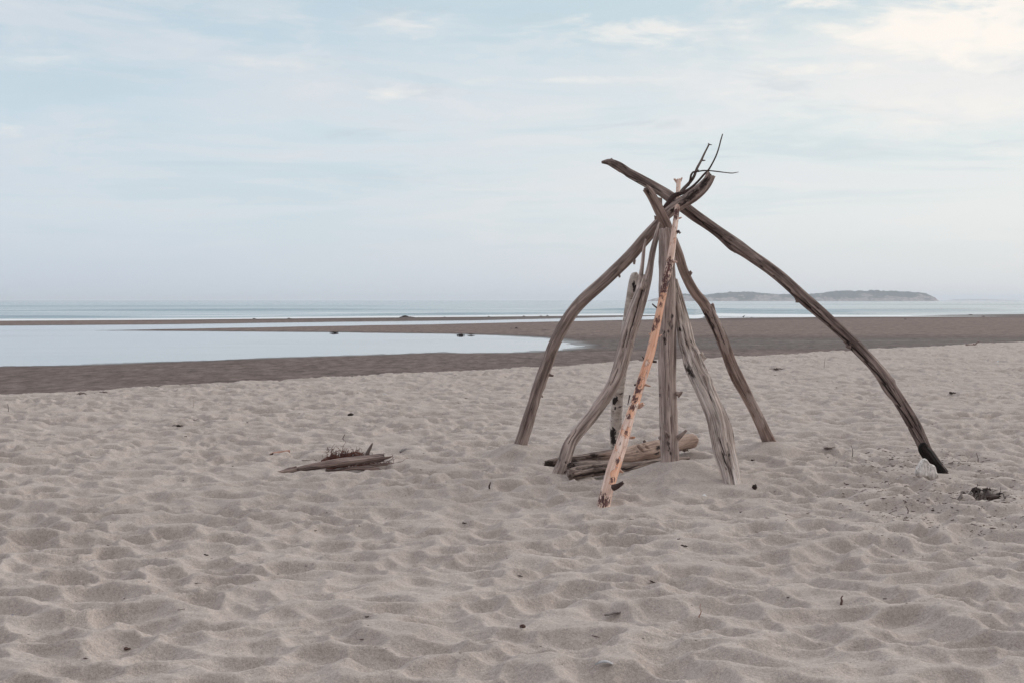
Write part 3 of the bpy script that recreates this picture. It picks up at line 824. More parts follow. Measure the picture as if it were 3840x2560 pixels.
def pole(name, label, cat, pts, Dk, mat, sink=0.22, spots=(), tints=(), lines=(), stubs=(), group=None, body=None, prongs=(), stub_name='branch_stub', **kw):
    n_ = len(pts)
    Dk = {(k if k >= 0 else n_ + k): v for k, v in Dk.items()}
    P, R, D = path3(pts, Dk)
    org = P[0].copy()
    if sink:
        d = P[0] - P[1]
        d /= np.linalg.norm(d)
        P = np.vstack([P[0] + d * sink, P])
        R = np.concatenate([[R[0]], R])
    parts = [tube(P, R, spots=spot3(pts, D, spots), tints=spot3(pts, D, tints), lines=line3(pts, D, lines), **kw)]
    for pp, pd, pkw in prongs:
        Pp, Rp, Dp = path3(pp, {(k if k >= 0 else len(pp) + k): v for k, v in pd.items()})
        parts.append(tube(Pp, Rp, spots=spot3(pp, Dp, pkw.pop('spots', ())), **{**dict(n=16, ds=0.02, seed=kw.get('seed', 0) + 31, rough=0.06, groove=0.08), **pkw}))
    v, f, a = merge(parts)
    if stubs or body:
        o = bpy.data.objects.new(name, None)
        COL.objects.link(o)
        o.location = org
        mesh_obj(body or 'shaft', v, f, mat, o, org, a)
    else:
        o = mesh_obj(name, v, f, mat, None, org, a)
    tag(o, label, cat, group)
    for j, sb in enumerate(stubs):
        (x0, y0, w0), (x1, y1, w1) = sb[0], sb[1]
        i = int(np.argmin(np.hypot(np.array(pts)[:, 0] - x0, np.array(pts)[:, 1] - y0)))
        dd = sb[2] if len(sb) > 2 else 0.0
        mt = sb[3] if len(sb) > 3 else mat
        d0, d1 = D[i] + dd * 0.3, D[i] + dd
        Ps = [at(x0, y0, d0), at((x0 * .55 + x1 * .45), (y0 * .55 + y1 * .45) + 0.06 * abs(x1 - x0), d0 * .55 + d1 * .45), at(x1, y1, d1)]
        Rs = [w0 / 2 / F * d0, (w0 * .5 + w1 * .5) / 2 / F * d0, w1 / 2 / F * d1]
        vv, ff, aa = tube(Ps, Rs, n=10, ds=0.008, seed=50 + j + kw.get('seed', 0), rough=0.12, groove=0.10, end=(0, 0.9))
        mesh_obj(stub_name, vv, ff, mt, o, Ps[0], aa)
    return o
TEPEE = 'driftwood poles leaned together into a tepee frame'
gD = lambda px, py, z=0.0: float(ground(px, py, z)[1])

# long pole from the right
PR = [(3536, 1779, 47), (3498, 1723, 46), (3474, 1690, 46), (3450, 1637, 47), (3406, 1556, 48), (3353, 1473, 47), (3295, 1390, 44), (3220, 1307, 46), (3156, 1245, 42),
      (3087, 1183, 44), (3004, 1110, 47), (2939, 1050, 45), (2880, 1003, 43), (2816, 958, 46), (2746, 909, 47), (2676, 857, 40), (2606, 808, 41), (2555, 770, 40),
      (2501, 731, 39), (2430, 689, 38), (2360, 650, 36), (2305, 617, 32), (2285, 609, 26), (2258, 609, 10)]
R_D0 = gD(3536, 1779, 0.04)
pr = pole('driftwood_pole', 'longest grey driftwood pole, leaning in from the right with a charred black foot', 'pole', PR,
     {0: R_D0, 17: 14.14, -1: 14.55}, M_DARKG, seed=1, groove=0.09, rough=0.07, lump=0.07, n=80, ds=0.009, burls=16, group=TEPEE, end=(0, 0.6),
     spots=[(3525, 1770, 50), (3505, 1750, 40), (3480, 1722, 28)],
     lines=[[(3455, 1675, 3), (3440, 1645, 4), (3400, 1570, 6), (3350, 1490, 7), (3290, 1405, 7), (3216, 1322, 7), (3148, 1258, 6), (3078, 1194, 5), (2990, 1118, 4), (2900, 1035, 4)], [(3470, 1665, 3), (3420, 1570, 4), (3390, 1500, 3)],
            [(2310, 605, 4), (2350, 628, 4)], [(2330, 648, 4), (2420, 695, 4)], [(2740, 920, 4), (2660, 860, 5), (2600, 812, 4)]],
     stubs=[((3014, 1118, 40), (2985, 1128, 14), 0.0), ((2760, 935, 30), (2752, 944, 12)), ((3190, 1300, 18), (3174, 1298, 8)), ((2284, 606, 18), (2296, 598, 10))], stub_name='knob')
pts = [(3478, 1665, 22), (3462, 1676, 30), (3480, 1705, 40), (3505, 1742, 46), (3525, 1768, 52), (3534, 1781, 54)]
Pc, Rc, Dc = path3(pts, {0: R_D0 + 0.02, 5: R_D0 - 0.005})
v, f, a = tube(Pc, Rc, n=26, ds=0.012, seed=9, rough=0.14, groove=0.14, lump=0.1, roundend=(True, False))
mesh_obj('charred_foot', v, f, M_CHAR, pr, Pc[0], a)['label'] = 'burnt black foot of the pole'
# the long crack along it
cp_ = [(3440, 1640, 3), (3395, 1560, 5), (3340, 1478, 6), (3280, 1396, 7), (3212, 1318, 7), (3146, 1258, 6), (3078, 1196, 6), (2990, 1120, 4)]
cP, cR, cD = path3(cp_, {0: gD(3536, 1779, 0.03) + 0.02, -1 + len(cp_): 13.62})

# curved pole from the left
PL = [(1952, 1668, 50), (1962, 1637, 47), (1980, 1580, 47), (1996, 1522, 44), (2013, 1465, 43), (2036, 1402, 44), (2054, 1356, 44), (2073, 1303, 45), (2094, 1258, 44),
      (2122, 1209, 45), (2155, 1160, 46), (2201, 1112, 47), (2257, 1062, 48), (2315, 1008, 47), (2376, 946, 46), (2424, 890, 45), (2466, 843, 43), (2501, 803, 42),
      (2553, 764, 45), (2606, 729, 46), (2643, 695, 42), (2660, 672, 36), (2668, 660, 30)]
pole('driftwood_pole', 'curved smooth grey brown pole, leftmost of the tepee, bowed like a rib', 'pole', PL,
     {0: gD(1952, 1668, 0.13), 13: 14.45, 17: 13.93, -1: 13.90}, M_GREY, seed=2, groove=0.03, rough=0.045, lump=0.05, n=48, ds=0.011, burls=12, group=TEPEE, end=(0, 0.5),
     spots=[(2585, 742, 24), (2640, 690, 20), (2523, 787, 9), (2606, 722, 20)], tints=[],
     stubs=[((2379, 975, 12), (2378, 990, 8), -.03), ((2318, 1022, 12), (2324, 1039, 8), -.02), ((2060, 1404, 12), (2075, 1408, 7), -.02), ((2030, 1482, 9), (2036, 1487, 6)), ((2650, 668, 20), (2657, 648, 14), -0.01)])

# brown pole at the back right whose forked top shows above the post
PB = [(2884, 1656, 50), (2856, 1593, 45), (2829, 1535, 41), (2799, 1478, 42), (2768, 1420, 46), (2741, 1363, 47), (2721, 1306, 45), (2698, 1248, 45), (2670, 1191, 46),
      (2640, 1139, 41), (2609, 1103, 38), (2585, 1062, 38), (2560, 1007, 37), (2543, 950, 36), (2525, 905, 36), (2510, 870, 36), (2497, 840, 37), (2476, 796, 38), (2455, 755, 36), (2438, 726, 34), (2424, 706, 32)]
pole('driftwood_pole', 'warm brown pole standing behind the right side, its forked top poking out above the post', 'pole', PB,
     {0: gD(2884, 1656, 0.14), 15: 13.86, 17: 13.80, -1: 13.74}, M_BROWN, seed=3, groove=0.045, rough=0.065, lump=0.07, n=64, ds=0.010, burls=12, group=TEPEE, end=(0, 1.0),
     spots=[(2650, 1190, 22), (2662, 1220, 24), (2674, 1255, 20), (2700, 1330, 12), (2432, 718, 12)],
     lines=[[(2646, 1178, 4), (2654, 1200, 12), (2664, 1230, 14), (2676, 1262, 12), (2688, 1300, 4)], [(2668, 1150, 3), (2676, 1180, 4), (2694, 1230, 3), (2716, 1290, 3)], [(2715, 1350, 3), (2740, 1410, 4), (2752, 1440, 3)]],
     tints=[(2690, 1200, 24), (2700, 1240, 22), (2716, 1290, 20), (2835, 1530, 22), (2850, 1570, 20), (2820, 1500, 18)],
     stubs=[((2676, 1175, 20), (2672, 1142, 12), -0.02), ((2583, 1022, 22), (2592, 1028, 14)), ((2474, 775, 18), (2476, 744, 14), 0.0), ((2462, 812, 18), (2458, 822, 10)), ((2545, 872, 16), (2549, 869, 12))])

# birch behind
PBi = [(2311, 1694, 46), (2310, 1640, 46), (2312, 1560, 45), (2317, 1490, 45), (2326, 1420, 44), (2338, 1330, 44), (2352, 1230, 42), (2366, 1130, 40), (2378, 1060, 40), (2385, 1022, 32)]
pole('birch_log', 'white barked birch log standing mostly hidden behind the curved double pronged log', 'log', PBi,
     {0: gD(2311, 1697), -1: 14.02}, M_BIRCH, seed=4, groove=0.02, rough=0.03, lump=0.03, n=28, ds=0.015, group=TEPEE, end=(0, 0.5), roundend=(False, True),
     spots=[(2305, 1502, 10), (2312, 1495, 8), (2298, 1625, 14), (2300, 1650, 12), (2306, 1530, 5), (2380, 1080, 10), (2376, 1065, 8)])

# curved double pronged log
PS = [(2095, 1776, 52), (2114, 1733, 48), (2128, 1694, 46), (2143, 1656, 44), (2170, 1618, 44), (2202, 1580, 46), (2246, 1522, 48), (2285, 1465, 49), (2314, 1407, 51), (2332, 1350, 54),
      (2344, 1303, 55), (2358, 1251, 55), (2375, 1198, 56), (2392, 1145, 54), (2410, 1095, 46), (2426, 1055, 32), (2438, 1005, 25), (2449, 940, 22), (2464, 875, 17), (2473, 834, 7)]
pole('driftwood_log', 'pale grey s curved log whose split top ends in two thin prongs', 'log', PS,
     {0: gD(2095, 1776, 0.05), 13: 13.55, -1: 13.74}, M_PALE, seed=5, groove=0.07, rough=0.05, lump=0.05, n=72, ds=0.009, burls=8, group=TEPEE, end=(0, 0.5),
     spots=[(2124, 1733, 5), (2118, 1771, 5)], tints=[],
     lines=[[(2122, 1731, 5), (2125, 1735, 5)], [(2350, 1300, 3), (2368, 1230, 4), (2385, 1170, 4), (2402, 1110, 5), (2411, 1075, 6)], [(2335, 1300, 3), (2352, 1240, 3)], [(2290, 1440, 3), (2318, 1380, 3)], [(2130, 1660, 3), (2160, 1610, 3)]],
     prongs=[([(2390, 1130, 34), (2400, 1070, 26), (2404, 1030, 18), (2409, 990, 14), (2415, 935, 12), (2421, 897, 6)], {0: 13.58, -1: 13.80}, dict(end=(0, 2.0))),
             ([(2404, 1085, 14), (2412, 1050, 9), (2416, 1030, 4)], {0: 13.50, -1: 13.55}, dict(end=(0, 2.0)))],
     stubs=[((2362, 1280, 28), (2374, 1300, 8), -0.02)], stub_name='splinter')

# post
PC = [(2513, 1735, 72), (2510, 1660, 70), (2507, 1580, 67), (2504, 1500, 66), (2502, 1426, 66), (2502, 1321, 67), (2502, 1220, 66), (2502, 1120, 64), (2501, 1005, 61), (2499, 930, 58), (2496, 868, 50)]
pole('post', 'thick upright grey post in the middle of the tepee, broken off at the top', 'post', PC,
     {0: gD(2513, 1735, 0.16), -1: 13.72}, M_POST, seed=6, groove=0.045, rough=0.045, lump=0.03, n=64, ds=0.012, burls=10, group=TEPEE, end=(0, 0.25),
     spots=[(2523, 1190, 9), (2510, 1215, 10), (2520, 1230, 8), (2488, 1243, 9), (2506, 1240, 6), (2505, 1660, 10), (2508, 1678, 9), (2512, 1690, 8), (2476, 1487, 6), (2490, 1270, 10), (2520, 1205, 5)], lines=[[(2508, 1440, 3), (2506, 1490, 3)], [(2518, 1560, 3), (2516, 1620, 3)], [(2490, 1270, 4), (2496, 1290, 4)]],
     stubs=[((2540, 1478, 26), (2557, 1469, 8), -0.02), ((2540, 1641, 22), (2574, 1611, 9), -0.03), ((2505, 1640, 22), (2495, 1618, 12), -0.10), ((2474, 1640, 20), (2470, 1640, 10))])

# bleached splintered log
PW = [(2748, 1819, 64), (2740, 1782, 66), (2726, 1725, 70), (2712, 1667, 75), (2702, 1610, 77), (2684, 1552, 73), (2659, 1495, 74), (2633, 1438, 76), (2609, 1385, 77), (2595, 1340, 72),
      (2577, 1294, 59), (2567, 1237, 54), (2555, 1180, 46), (2540, 1110, 37), (2529, 1053, 24)]
pole('driftwood_log', 'bleached splintered log streaked white and brown, widest piece, propped against the right of the post', 'log', PW,
     {0: gD(2748, 1819, 0.05), -1: 13.72}, M_WEATH, seed=8, groove=0.13, rough=0.07, lump=0.05, n=110, ds=0.008, burls=5, group=TEPEE, end=(0.4, 0.8),
     spots=[(2583, 1388, 20), (2590, 1400, 14), (2738, 1705, 8), (2716, 1695, 5), (2593, 1281, 5), (2552, 1237, 9)], tints=[],
     lines=[[(2698, 1640, 3), (2706, 1680, 6), (2714, 1720, 5), (2726, 1760, 3)], [(2558, 1220, 3), (2568, 1260, 4), (2574, 1290, 3)], [(2640, 1410, 3), (2660, 1470, 3), (2676, 1520, 3)], [(2728, 1660, 3), (2738, 1730, 4), (2746, 1790, 3)]],
     stubs=[((2622, 1335, 46), (2640, 1345, 26), -0.02)], stub_name='splinter')

# stripped pine in front
PO = [(2262, 1904, 50), (2274, 1847, 50), (2290, 1790, 50), (2308, 1733, 49), (2328, 1675, 45), (2346, 1618, 40), (2363, 1560, 34), (2384, 1503, 33), (2401, 1446, 34), (2419, 1388, 34),
      (2440, 1321, 33), (2456, 1251, 32), (2471, 1181, 29), (2486, 1110, 27), (2498, 1050, 28), (2511, 988, 28), (2520, 935, 26), (2528, 871, 22), (2537, 801, 20), (2543, 731, 16), (2545, 678, 17)]
pole('pine_pole', 'thin stripped pine pole in raw orange wood, foremost of the tepee', 'pole', PO,
     {0: gD(2264, 1900, 0.03), 17: 13.56, 19: 14.02, -1: 14.22}, M_ORANGE, seed=10, groove=0.05, rough=0.05, lump=0.04, n=30, ds=0.010, group=TEPEE, end=(0, 0.7),
     spots=[(2258, 1868, 26), (2274, 1870, 16), (2298, 1795, 12), (2510, 985, 24), (2506, 1010, 22), (2500, 1040, 30), (2494, 1065, 34), (2488, 1085, 26), (2483, 1100, 20), (2475, 1140, 10), (2462, 1200, 16),
            (2452, 1230, 14), (2395, 1430, 18), (2388, 1460, 20), (2380, 1490, 18), (2372, 1520, 12), (2358, 1560, 9), (2538, 800, 24), (2534, 815, 16), (2318, 1725, 10), (2347, 1620, 8)],
     tints=[(2482, 1130, 40), (2470, 1190, 40), (2455, 1260, 42), (2440, 1320, 40), (2420, 1390, 36), (2405, 1440, 30), (2390, 1490, 26), (2372, 1550, 22), (2352, 1620, 20), (2322, 1740, 20), (2312, 1775, 22), (2304, 1800, 18)],
     stubs=[((2300, 1828, 26), (2336, 1808, 13), -0.08, M_TWIG), ((2275, 1908, 20), (2292, 1903, 10), -0.06, M_TWIG), ((2392, 1522, 22), (2412, 1513, 14), -0.05), ((2362, 1640, 12), (2382, 1637, 8), -0.02),
            ((2330, 1612, 10), (2320, 1617, 6)), ((2420, 1440, 12), (2440, 1447, 5), -0.02), ((2438, 1350, 12), (2462, 1356, 8), -0.02, M_TWIG), ((2418, 1348, 8), (2408, 1336, 4), 0, M_TWIG), ((2464, 1155, 6), (2446, 1140, 5), 0, M_TWIG),
            ((2322, 1760, 14), (2337, 1770, 8), -0.03), ((2440, 1255, 10), (2434, 1250, 5)), ((2470, 1262, 7), (2482, 1254, 4)), ((2384, 1440, 8), (2378, 1444, 5), 0, M_TWIG), ((2545, 690, 12), (2528, 671, 7)), ((2547, 688, 10), (2557, 668, 6)),
            ((2522, 980, 12), (2538, 982, 7), -0.02), ((2536, 820, 10), (2556, 816, 5), -0.02), ((2530, 875, 16), (2546, 866, 10), -0.01, M_TWIG), ((2362, 1480, 7), (2354, 1518, 3), 0, M_TWIG)])

# branches jammed in the crossing
TA = [(2487, 787, 16), (2505, 762, 17), (2530, 733, 17), (2560, 724, 13), (2592, 704, 9), (2618, 680, 8), (2640, 655, 8), (2655, 640, 7), (2672, 612, 6), (2688, 578, 6), (2697, 550, 5), (2703, 526, 5), (2710, 503, 4)]
pole('branch', 'bent dark branch tucked in the crossing, its thin tip reaching highest', 'branch', TA, {0: 13.98, 3: 13.96, -1: 13.9}, M_TWIG, sink=0, seed=12, groove=0.05, rough=0.08, lump=0.1, n=14, ds=0.008, group='branches jammed in the top of the tepee')
TB = [(2545, 735, 12), (2561, 712, 13), (2582, 690, 12), (2600, 667, 11), (2614, 632, 10), (2630, 602, 9), (2640, 580, 8), (2650, 560, 7), (2660, 540, 7)]
pole('branch', 'straight light brown branch slanting up from the crossing with short side twigs', 'branch', TB, {0: 14.02, -1: 13.95}, M_BRANCH, sink=0, seed=13, groove=0.04, rough=0.06, lump=0.1, n=14, ds=0.008, group='branches jammed in the top of the tepee',
     stubs=[((2634, 602, 6), (2645, 602, 4)), ((2612, 640, 5), (2622, 638, 3)), ((2596, 672, 5), (2602, 674, 3)), ((2659, 542, 5), (2669, 544, 3)), ((2659, 542, 5), (2656, 538, 4))], stub_name='side_twig')
TCc = [(2581, 698, 8), (2588, 675, 8), (2594, 653, 8), (2600, 646, 7), (2612, 645, 6), (2634, 641, 6), (2660, 641, 5), (2690, 644, 5), (2722, 648, 4), (2745, 650, 4), (2770, 646, 2)]
pole('branch', 'thin dark branch bent over flat to the right at the top of the tepee', 'branch', TCc, {0: 13.99, -1: 13.9}, M_TWIG, sink=0, seed=14, groove=0.04, rough=0.08, lump=0.12, n=12, ds=0.008, group='branches jammed in the top of the tepee')

# logs lying under the tepee
LA = [(2608, 1648, 46), (2590, 1652, 54), (2565, 1656, 56), (2510, 1672, 60), (2446, 1687, 64), (2400, 1698, 67), (2357, 1708, 66), (2300, 1716, 66), (2240, 1722, 58), (2180, 1727, 48), (2120, 1731, 40), (2075, 1733, 30), (2045, 1736, 18)]
pole('driftwood_log', 'thick rotting log lying behind the post, cut notches across its pale right half', 'log', LA,
     {0: 14.7, 4: 14.05, 7: 13.5, -1: 13.3}, M_LOG, sink=0, seed=15, groove=0.06, rough=0.08, lump=0.06, n=80, ds=0.010, burls=8, roundend=(True, False), end=(0, 1.5),
     spots=[(2470, 1680, 16), (2463, 1700, 14), (2150, 1728, 14), (2050, 1738, 22), (2066, 1750, 16), (2225, 1705, 12), (2330, 1705, 6), (2390, 1688, 6)],
     lines=[[(2390, 1667, 5), (2398, 1676, 6), (2410, 1690, 4)], [(2408, 1661, 5), (2418, 1668, 6), (2430, 1677, 4)], [(2200, 1715, 4), (2270, 1706, 4)]],
     tints=[(2600, 1645, 40), (2570, 1650, 40), (2440, 1680, 46), (2400, 1690, 46), (2360, 1700, 44)],
     stubs=[((2560, 1668, 34), (2572, 1690, 20), -0.02), ((2420, 1664, 14), (2417, 1652, 12), 0.03)], stub_name='knob')
LB = [(2139, 1776, 42), (2160, 1772, 50), (2208, 1764, 52), (2250, 1758, 50), (2283, 1753, 46), (2330, 1750, 34), (2357, 1748, 30), (2446, 1733, 24), (2510, 1724, 20), (2580, 1716, 16)]
pole('driftwood_log', 'dark knobbly log lying nearest on the sand under the tepee', 'log', LB,
     {0: 12.40, 4: 12.80, -1: 13.9}, M_LOG, sink=0, seed=16, groove=0.08, rough=0.12, lump=0.10, n=34, ds=0.013, end=(0.5, 0.8), group='logs lying under the tepee',
     spots=[(2143, 1774, 12), (2230, 1752, 10)], lines=[[(2152, 1790, 6), (2200, 1780, 12), (2250, 1772, 14), (2300, 1764, 13), (2360, 1757, 8), (2440, 1742, 4)], [(2160, 1756, 4), (2220, 1748, 6), (2290, 1742, 4)]], stubs=[((2150, 1770, 26), (2138, 1790, 14), -0.02)], stub_name='knob')  # long lines paint shade along its underside and against the log above
LD = [(2141, 1750, 36), (2190, 1743, 34), (2240, 1740, 30), (2300, 1738, 26)]
pole('driftwood_log', 'short log with a round black end wedged between two bigger logs', 'log', LD, {0: 12.56, -1: 13.25}, M_LOG, sink=0, seed=17, groove=0.1, rough=0.06, n=26, ds=0.014, end=(0.2, 0.3), group='logs lying under the tepee',
     spots=[(2141, 1750, 40), (2150, 1748, 30)])
# cut notches are dark lens shaped slots let into the log: thin curved wedges
TW = [(2080, 1692, 7), (2100, 1688, 7), (2116, 1690, 5)]
pole('twig', 'dark twig half hidden behind the foot of the s curved log', 'twig', TW, {0: gD(2080, 1693), -1: gD(2116, 1693)}, M_TWIG, sink=0, seed=18, n=8, ds=0.01, rough=0.15)
TW = [(2158, 1688, 6), (2166, 1684, 7), (2180, 1682, 6), (2192, 1686, 5), (2202, 1693, 4)]
pole('twig', 'arched dark twig lying just right of the s curved log', 'twig', TW, {0: gD(2158, 1694), -1: gD(2202, 1694)}, M_TWIG, sink=0, seed=19, n=8, ds=0.01, rough=0.15, stubs=[((2168, 1684, 5), (2166, 1694, 4))], stub_name='side_twig')

# bleached knot of wood against the charred foot
kc = [at(3470, 1768, 12.45), at(3459, 1736, 12.56), at(3488, 1782, 12.38), at(3440, 1768, 12.5), at(3486, 1752, 12.55)]
v, f, a = lump((0, 0, 0), (0.082, 0.075, 0.068), 901, 0.13, 1.4, 5)
dn_ = v / np.linalg.norm(v, axis=1)[:, None]
for ld, am, kk in (((-0.15, -0.1, 1.0), 0.055, 5), ((0.75, -0.55, -0.45), 0.040, 6), ((-0.9, -0.2, -0.1), 0.022, 7), ((0.6, -0.3, 0.6), 0.020, 9), ((0.1, -0.9, 0.2), -0.018, 14), ((0.35, -0.4, 0.75), -0.020, 16)):
    ld = np.array(ld) / np.linalg.norm(ld)
    v = v + dn_ * (am * np.exp(-kk * (1 - dn_ @ ld) * 1.6))[:, None]
v = v + kc[0]
a = {'grain': v * 0.7, 'char': np.zeros(len(v)), 'tint': np.zeros(len(v)), 'split': np.zeros(len(v))}
a['char'] = np.clip(1.2 - np.linalg.norm((v - at(3486, 1794, 12.34)) * (1, 0.6, 1), axis=1) / 0.055, 0, 1)
tag(mesh_obj('wood_chunk', v, f, M_CHUNK, None, kc[0], a), 'white bleached chunk of knotted wood lying against the charred pole foot', 'wood chunk')

# ------------------------------------------------------------------ the driftwood heap on the left
def prism(P, W, H, n_len=40, seed=0, up=(0, 0, 1), ragged=0.5):
    """a weathered board: centre line P, width W, thickness H along it"""
    P, W2, q = smooth_path(P, W, np.linalg.norm(np.diff(np.array(P), axis=0), axis=1).sum() / n_len)
    _, H2, _ = smooth_path(np.c_[q, q * 0, q * 0], np.interp(np.linspace(0, 1, len(q)), np.linspace(0, 1, len(H)), H), q[-1] / n_len)
    H2 = np.interp(np.linspace(0, 1, len(q)), np.linspace(0, 1, len(H2)), H2)
    T = np.gradient(P, q, axis=0); T /= np.linalg.norm(T, axis=1)[:, None]
    U = np.array(up, float)[None] - T * (T @ np.array(up, float))[:, None]; U /= np.linalg.norm(U, axis=1)[:, None]
    S = np.cross(T, U)
    prof = []
    k = 9
    for i in range(k): prof.append((-1 + 2 * i / (k - 1), 1))
    for i in range(3): prof.append((1, 0.5 - 0.5 * i))
    for i in range(k): prof.append((1 - 2 * i / (k - 1), -1))
    for i in range(3): prof.append((-1, -0.5 + 0.5 * i))
    prof = np.array(prof)
    n = len(prof); m = len(q)
    o = seed * 2.3
    a, b = prof[:, 0][None], prof[:, 1][None]
    Q = q[:, None]
    wob = 0.14 * vn3(a * 4 + o, b * 2, Q * 2.2, seed) + 0.10 * vn3(a * 11 + o, b * 2, Q * 3.5, seed + 1)
    V = P[:, None] + S[:, None] * (a * W2[:, None] / 2 * (1 + 0.12 * vn3(b + o, a * 0, Q * 6, seed + 3)))[..., None] + U[:, None] * (b * H2[:, None] / 2 + wob * H2[:, None])[..., None]
    for e, sg in ((0, -1), (m - 1, 1)):
        V[e] += T[e] * (sg * ragged * W2[e] * vn3(prof[:, 0] * 3 + o, prof[:, 1], 1.5, seed + 5))[:, None]
    G = np.stack(np.broadcast_arrays(a * W2[:, None] / 2 + o, b * H2[:, None] / 2, Q + o), -1).reshape(-1, 3)
    idx = np.arange(m * n).reshape(m, n); nx = np.roll(idx, -1, 1)
    faces = np.stack([idx[:-1], idx[1:], nx[1:], nx[:-1]], -1).reshape(-1, 4).tolist()
    faces.append(tuple(idx[0].tolist())); faces.append(tuple(idx[-1][::-1].tolist()))
    z = np.zeros(m * n)
    return V.reshape(-1, 3), faces, {'grain': G, 'char': z, 'tint': z, 'split': z}
p0, p1, p2, p3 = at(1026, 1774, 12.92), at(1130, 1755, 13.05), at(1270, 1732, 13.25), at(1440, 1711, 13.42)
v, f, a = prism([p0, p1, p2, p3], [0.025, 0.06, 0.095, 0.105], [0.016, 0.034, 0.038, 0.034], 70, 3, up=(0.05, -0.36, 1), ragged=1.0)
pl = tag(mesh_obj('plank', v, f, M_PLANK, None, p0, a), 'long split weathered plank tapering to a point, resting on a heap of roots', 'plank')
v, f, a = tube([at(1055, 1766, 13.02), at(1085, 1756, 13.04), at(1112, 1748, 13.04)], [0.010, 0.012, 0.006], n=8, ds=0.01, seed=31, rough=0.15)
mesh_obj('splinter', v, f, M_PLANK, pl, at(1055, 1766, 13.02), a)
v, f, a = tube([at(1370, 1716, 13.46), at(1380, 1692, 13.46), at(1390, 1673, 13.46), at(1397, 1660, 13.46)], [0.020, 0.017, 0.013, 0.006], n=10, ds=0.008, seed=32, rough=0.12, groove=0.12)
tag(mesh_obj('stick', v, f, M_BRANCH, None, at(1372, 1716, 13.62), a), 'short pointed stick standing up out of the plank and root heap', 'stick')
LF = [(1222, 1762, 8), (1270, 1764, 12), (1320, 1755, 13), (1370, 1755, 16), (1410, 1758, 17), (1440, 1766, 8)]
pole('branch', 'dark split branch lying on the sand below the plank', 'branch', LF, {0: gD(1222, 1768), -1: gD(1440, 1770)}, M_PLANK, sink=0, seed=33, n=14, ds=0.012, rough=0.15, groove=0.15, end=(0.8, 1.0),
     stubs=[((1318, 1757, 9), (1340, 1738, 4)), ((1290, 1764, 9), (1262, 1770, 5))], stub_name='side_twig')

def strands(cen, ext, count, r, seed, curl=1.0, lift=0.3, length=(0.1, 0.3), nseg=7):
    R_ = random.Random(seed)
    parts = []
    for i in range(count):
        p = np.array(cen) + np.array([R_.gauss(0, ext[0]), R_.gauss(0, ext[1]), abs(R_.gauss(0, ext[2]))])
        a, e = R_.uniform(0, 6.28), R_.gauss(lift * 0.5, lift)
        L = R_.uniform(*length)
        pts, rad = [], []
        for k in range(nseg):
            pts.append(p.copy())
            rad.append(r * R_.uniform(0.7, 1.3) * (1 - 0.6 * k / nseg))
            a += R_.gauss(0, 0.5 * curl); e += R_.gauss(-0.12, 0.35 * curl)
            p = p + L / nseg * np.array([math.cos(a) * math.cos(e), math.sin(a) * math.cos(e), math.sin(e)])
            gz = float(terrain(p[0:1], p[1:2])[0]) if p[1] < 40 else ZW + 0.04
            if p[2] < gz + 0.003: p[2] = gz + 0.003; e = abs(e) * 0.5
        parts.append(tube(pts, rad, n=4, ds=L / 8, seed=seed + i, rough=0.1))
    return merge(parts)
c1 = at(1298, 1722, 13.75); c1[2] = 0.05
c2 = at(1370, 1744, 13.5); c2[2] = 0.03
v, f, a = merge([strands(c1, (0.10, 0.05, 0.045), 280, 0.0024, 71, length=(0.06, 0.17), curl=2.0, lift=0.05), strands(c2, (0.12, 0.04, 0.025), 120, 0.0028, 72, length=(0.08, 0.22)),
                 lump((c1[0], c1[1], 0.03), (0.17, 0.08, 0.075), 73, 0.6, 5.0, 4), lump((c2[0], c2[1], 0.02), (0.13, 0.05, 0.03), 74)])
tag(mesh_obj('root_tangle', v, f, M_ROOT, None, c1, a), 'tangled red brown roots heaped behind and under the plank', 'roots')
v, f, a = tube([at(1455, 1738, 13.35), at(1400, 1744, 13.3), at(1330, 1752, 13.25)], [0.012, 0.014, 0.006], n=10, ds=0.01, seed=77, rough=0.12, groove=0.15, end=(1.0, 1.0))
tag(mesh_obj('stick', v, f, M_PLANK, None, at(1455, 1738, 13.35), a), 'straight grey stick wedged under the right end of the plank', 'stick')
v, f, a = tube([at(1312, 1700, 13.9), at(1325, 1695, 13.9), at(1345, 1697, 13.9), at(1358, 1705, 13.88)], [0.008, 0.010, 0.010, 0.008], n=8, ds=0.01, seed=76)
tag(mesh_obj('stick', v, f, M_REDST, None, at(1312, 1700, 13.9), a), 'small bent brown stick on top of the root tangle', 'stick')
OS = [(1014, 1704, 10), (1024, 1700, 13), (1038, 1698, 14), (1056, 1695, 12), (1084, 1691, 11)]
pole('stick', 'short thick reddish stick lying on the sand left of the plank', 'stick', OS, {0: gD(1014, 1708) - 0.25, -1: gD(1084, 1697) - 0.25}, M_REDST, sink=0, seed=34, n=14, ds=0.008, rough=0.08, groove=0.08, end=(1.0, 0.3),
     spots=[(1018, 1703, 10)], stubs=[((1038, 1698, 9), (1043, 1704, 7))], stub_name='knob')

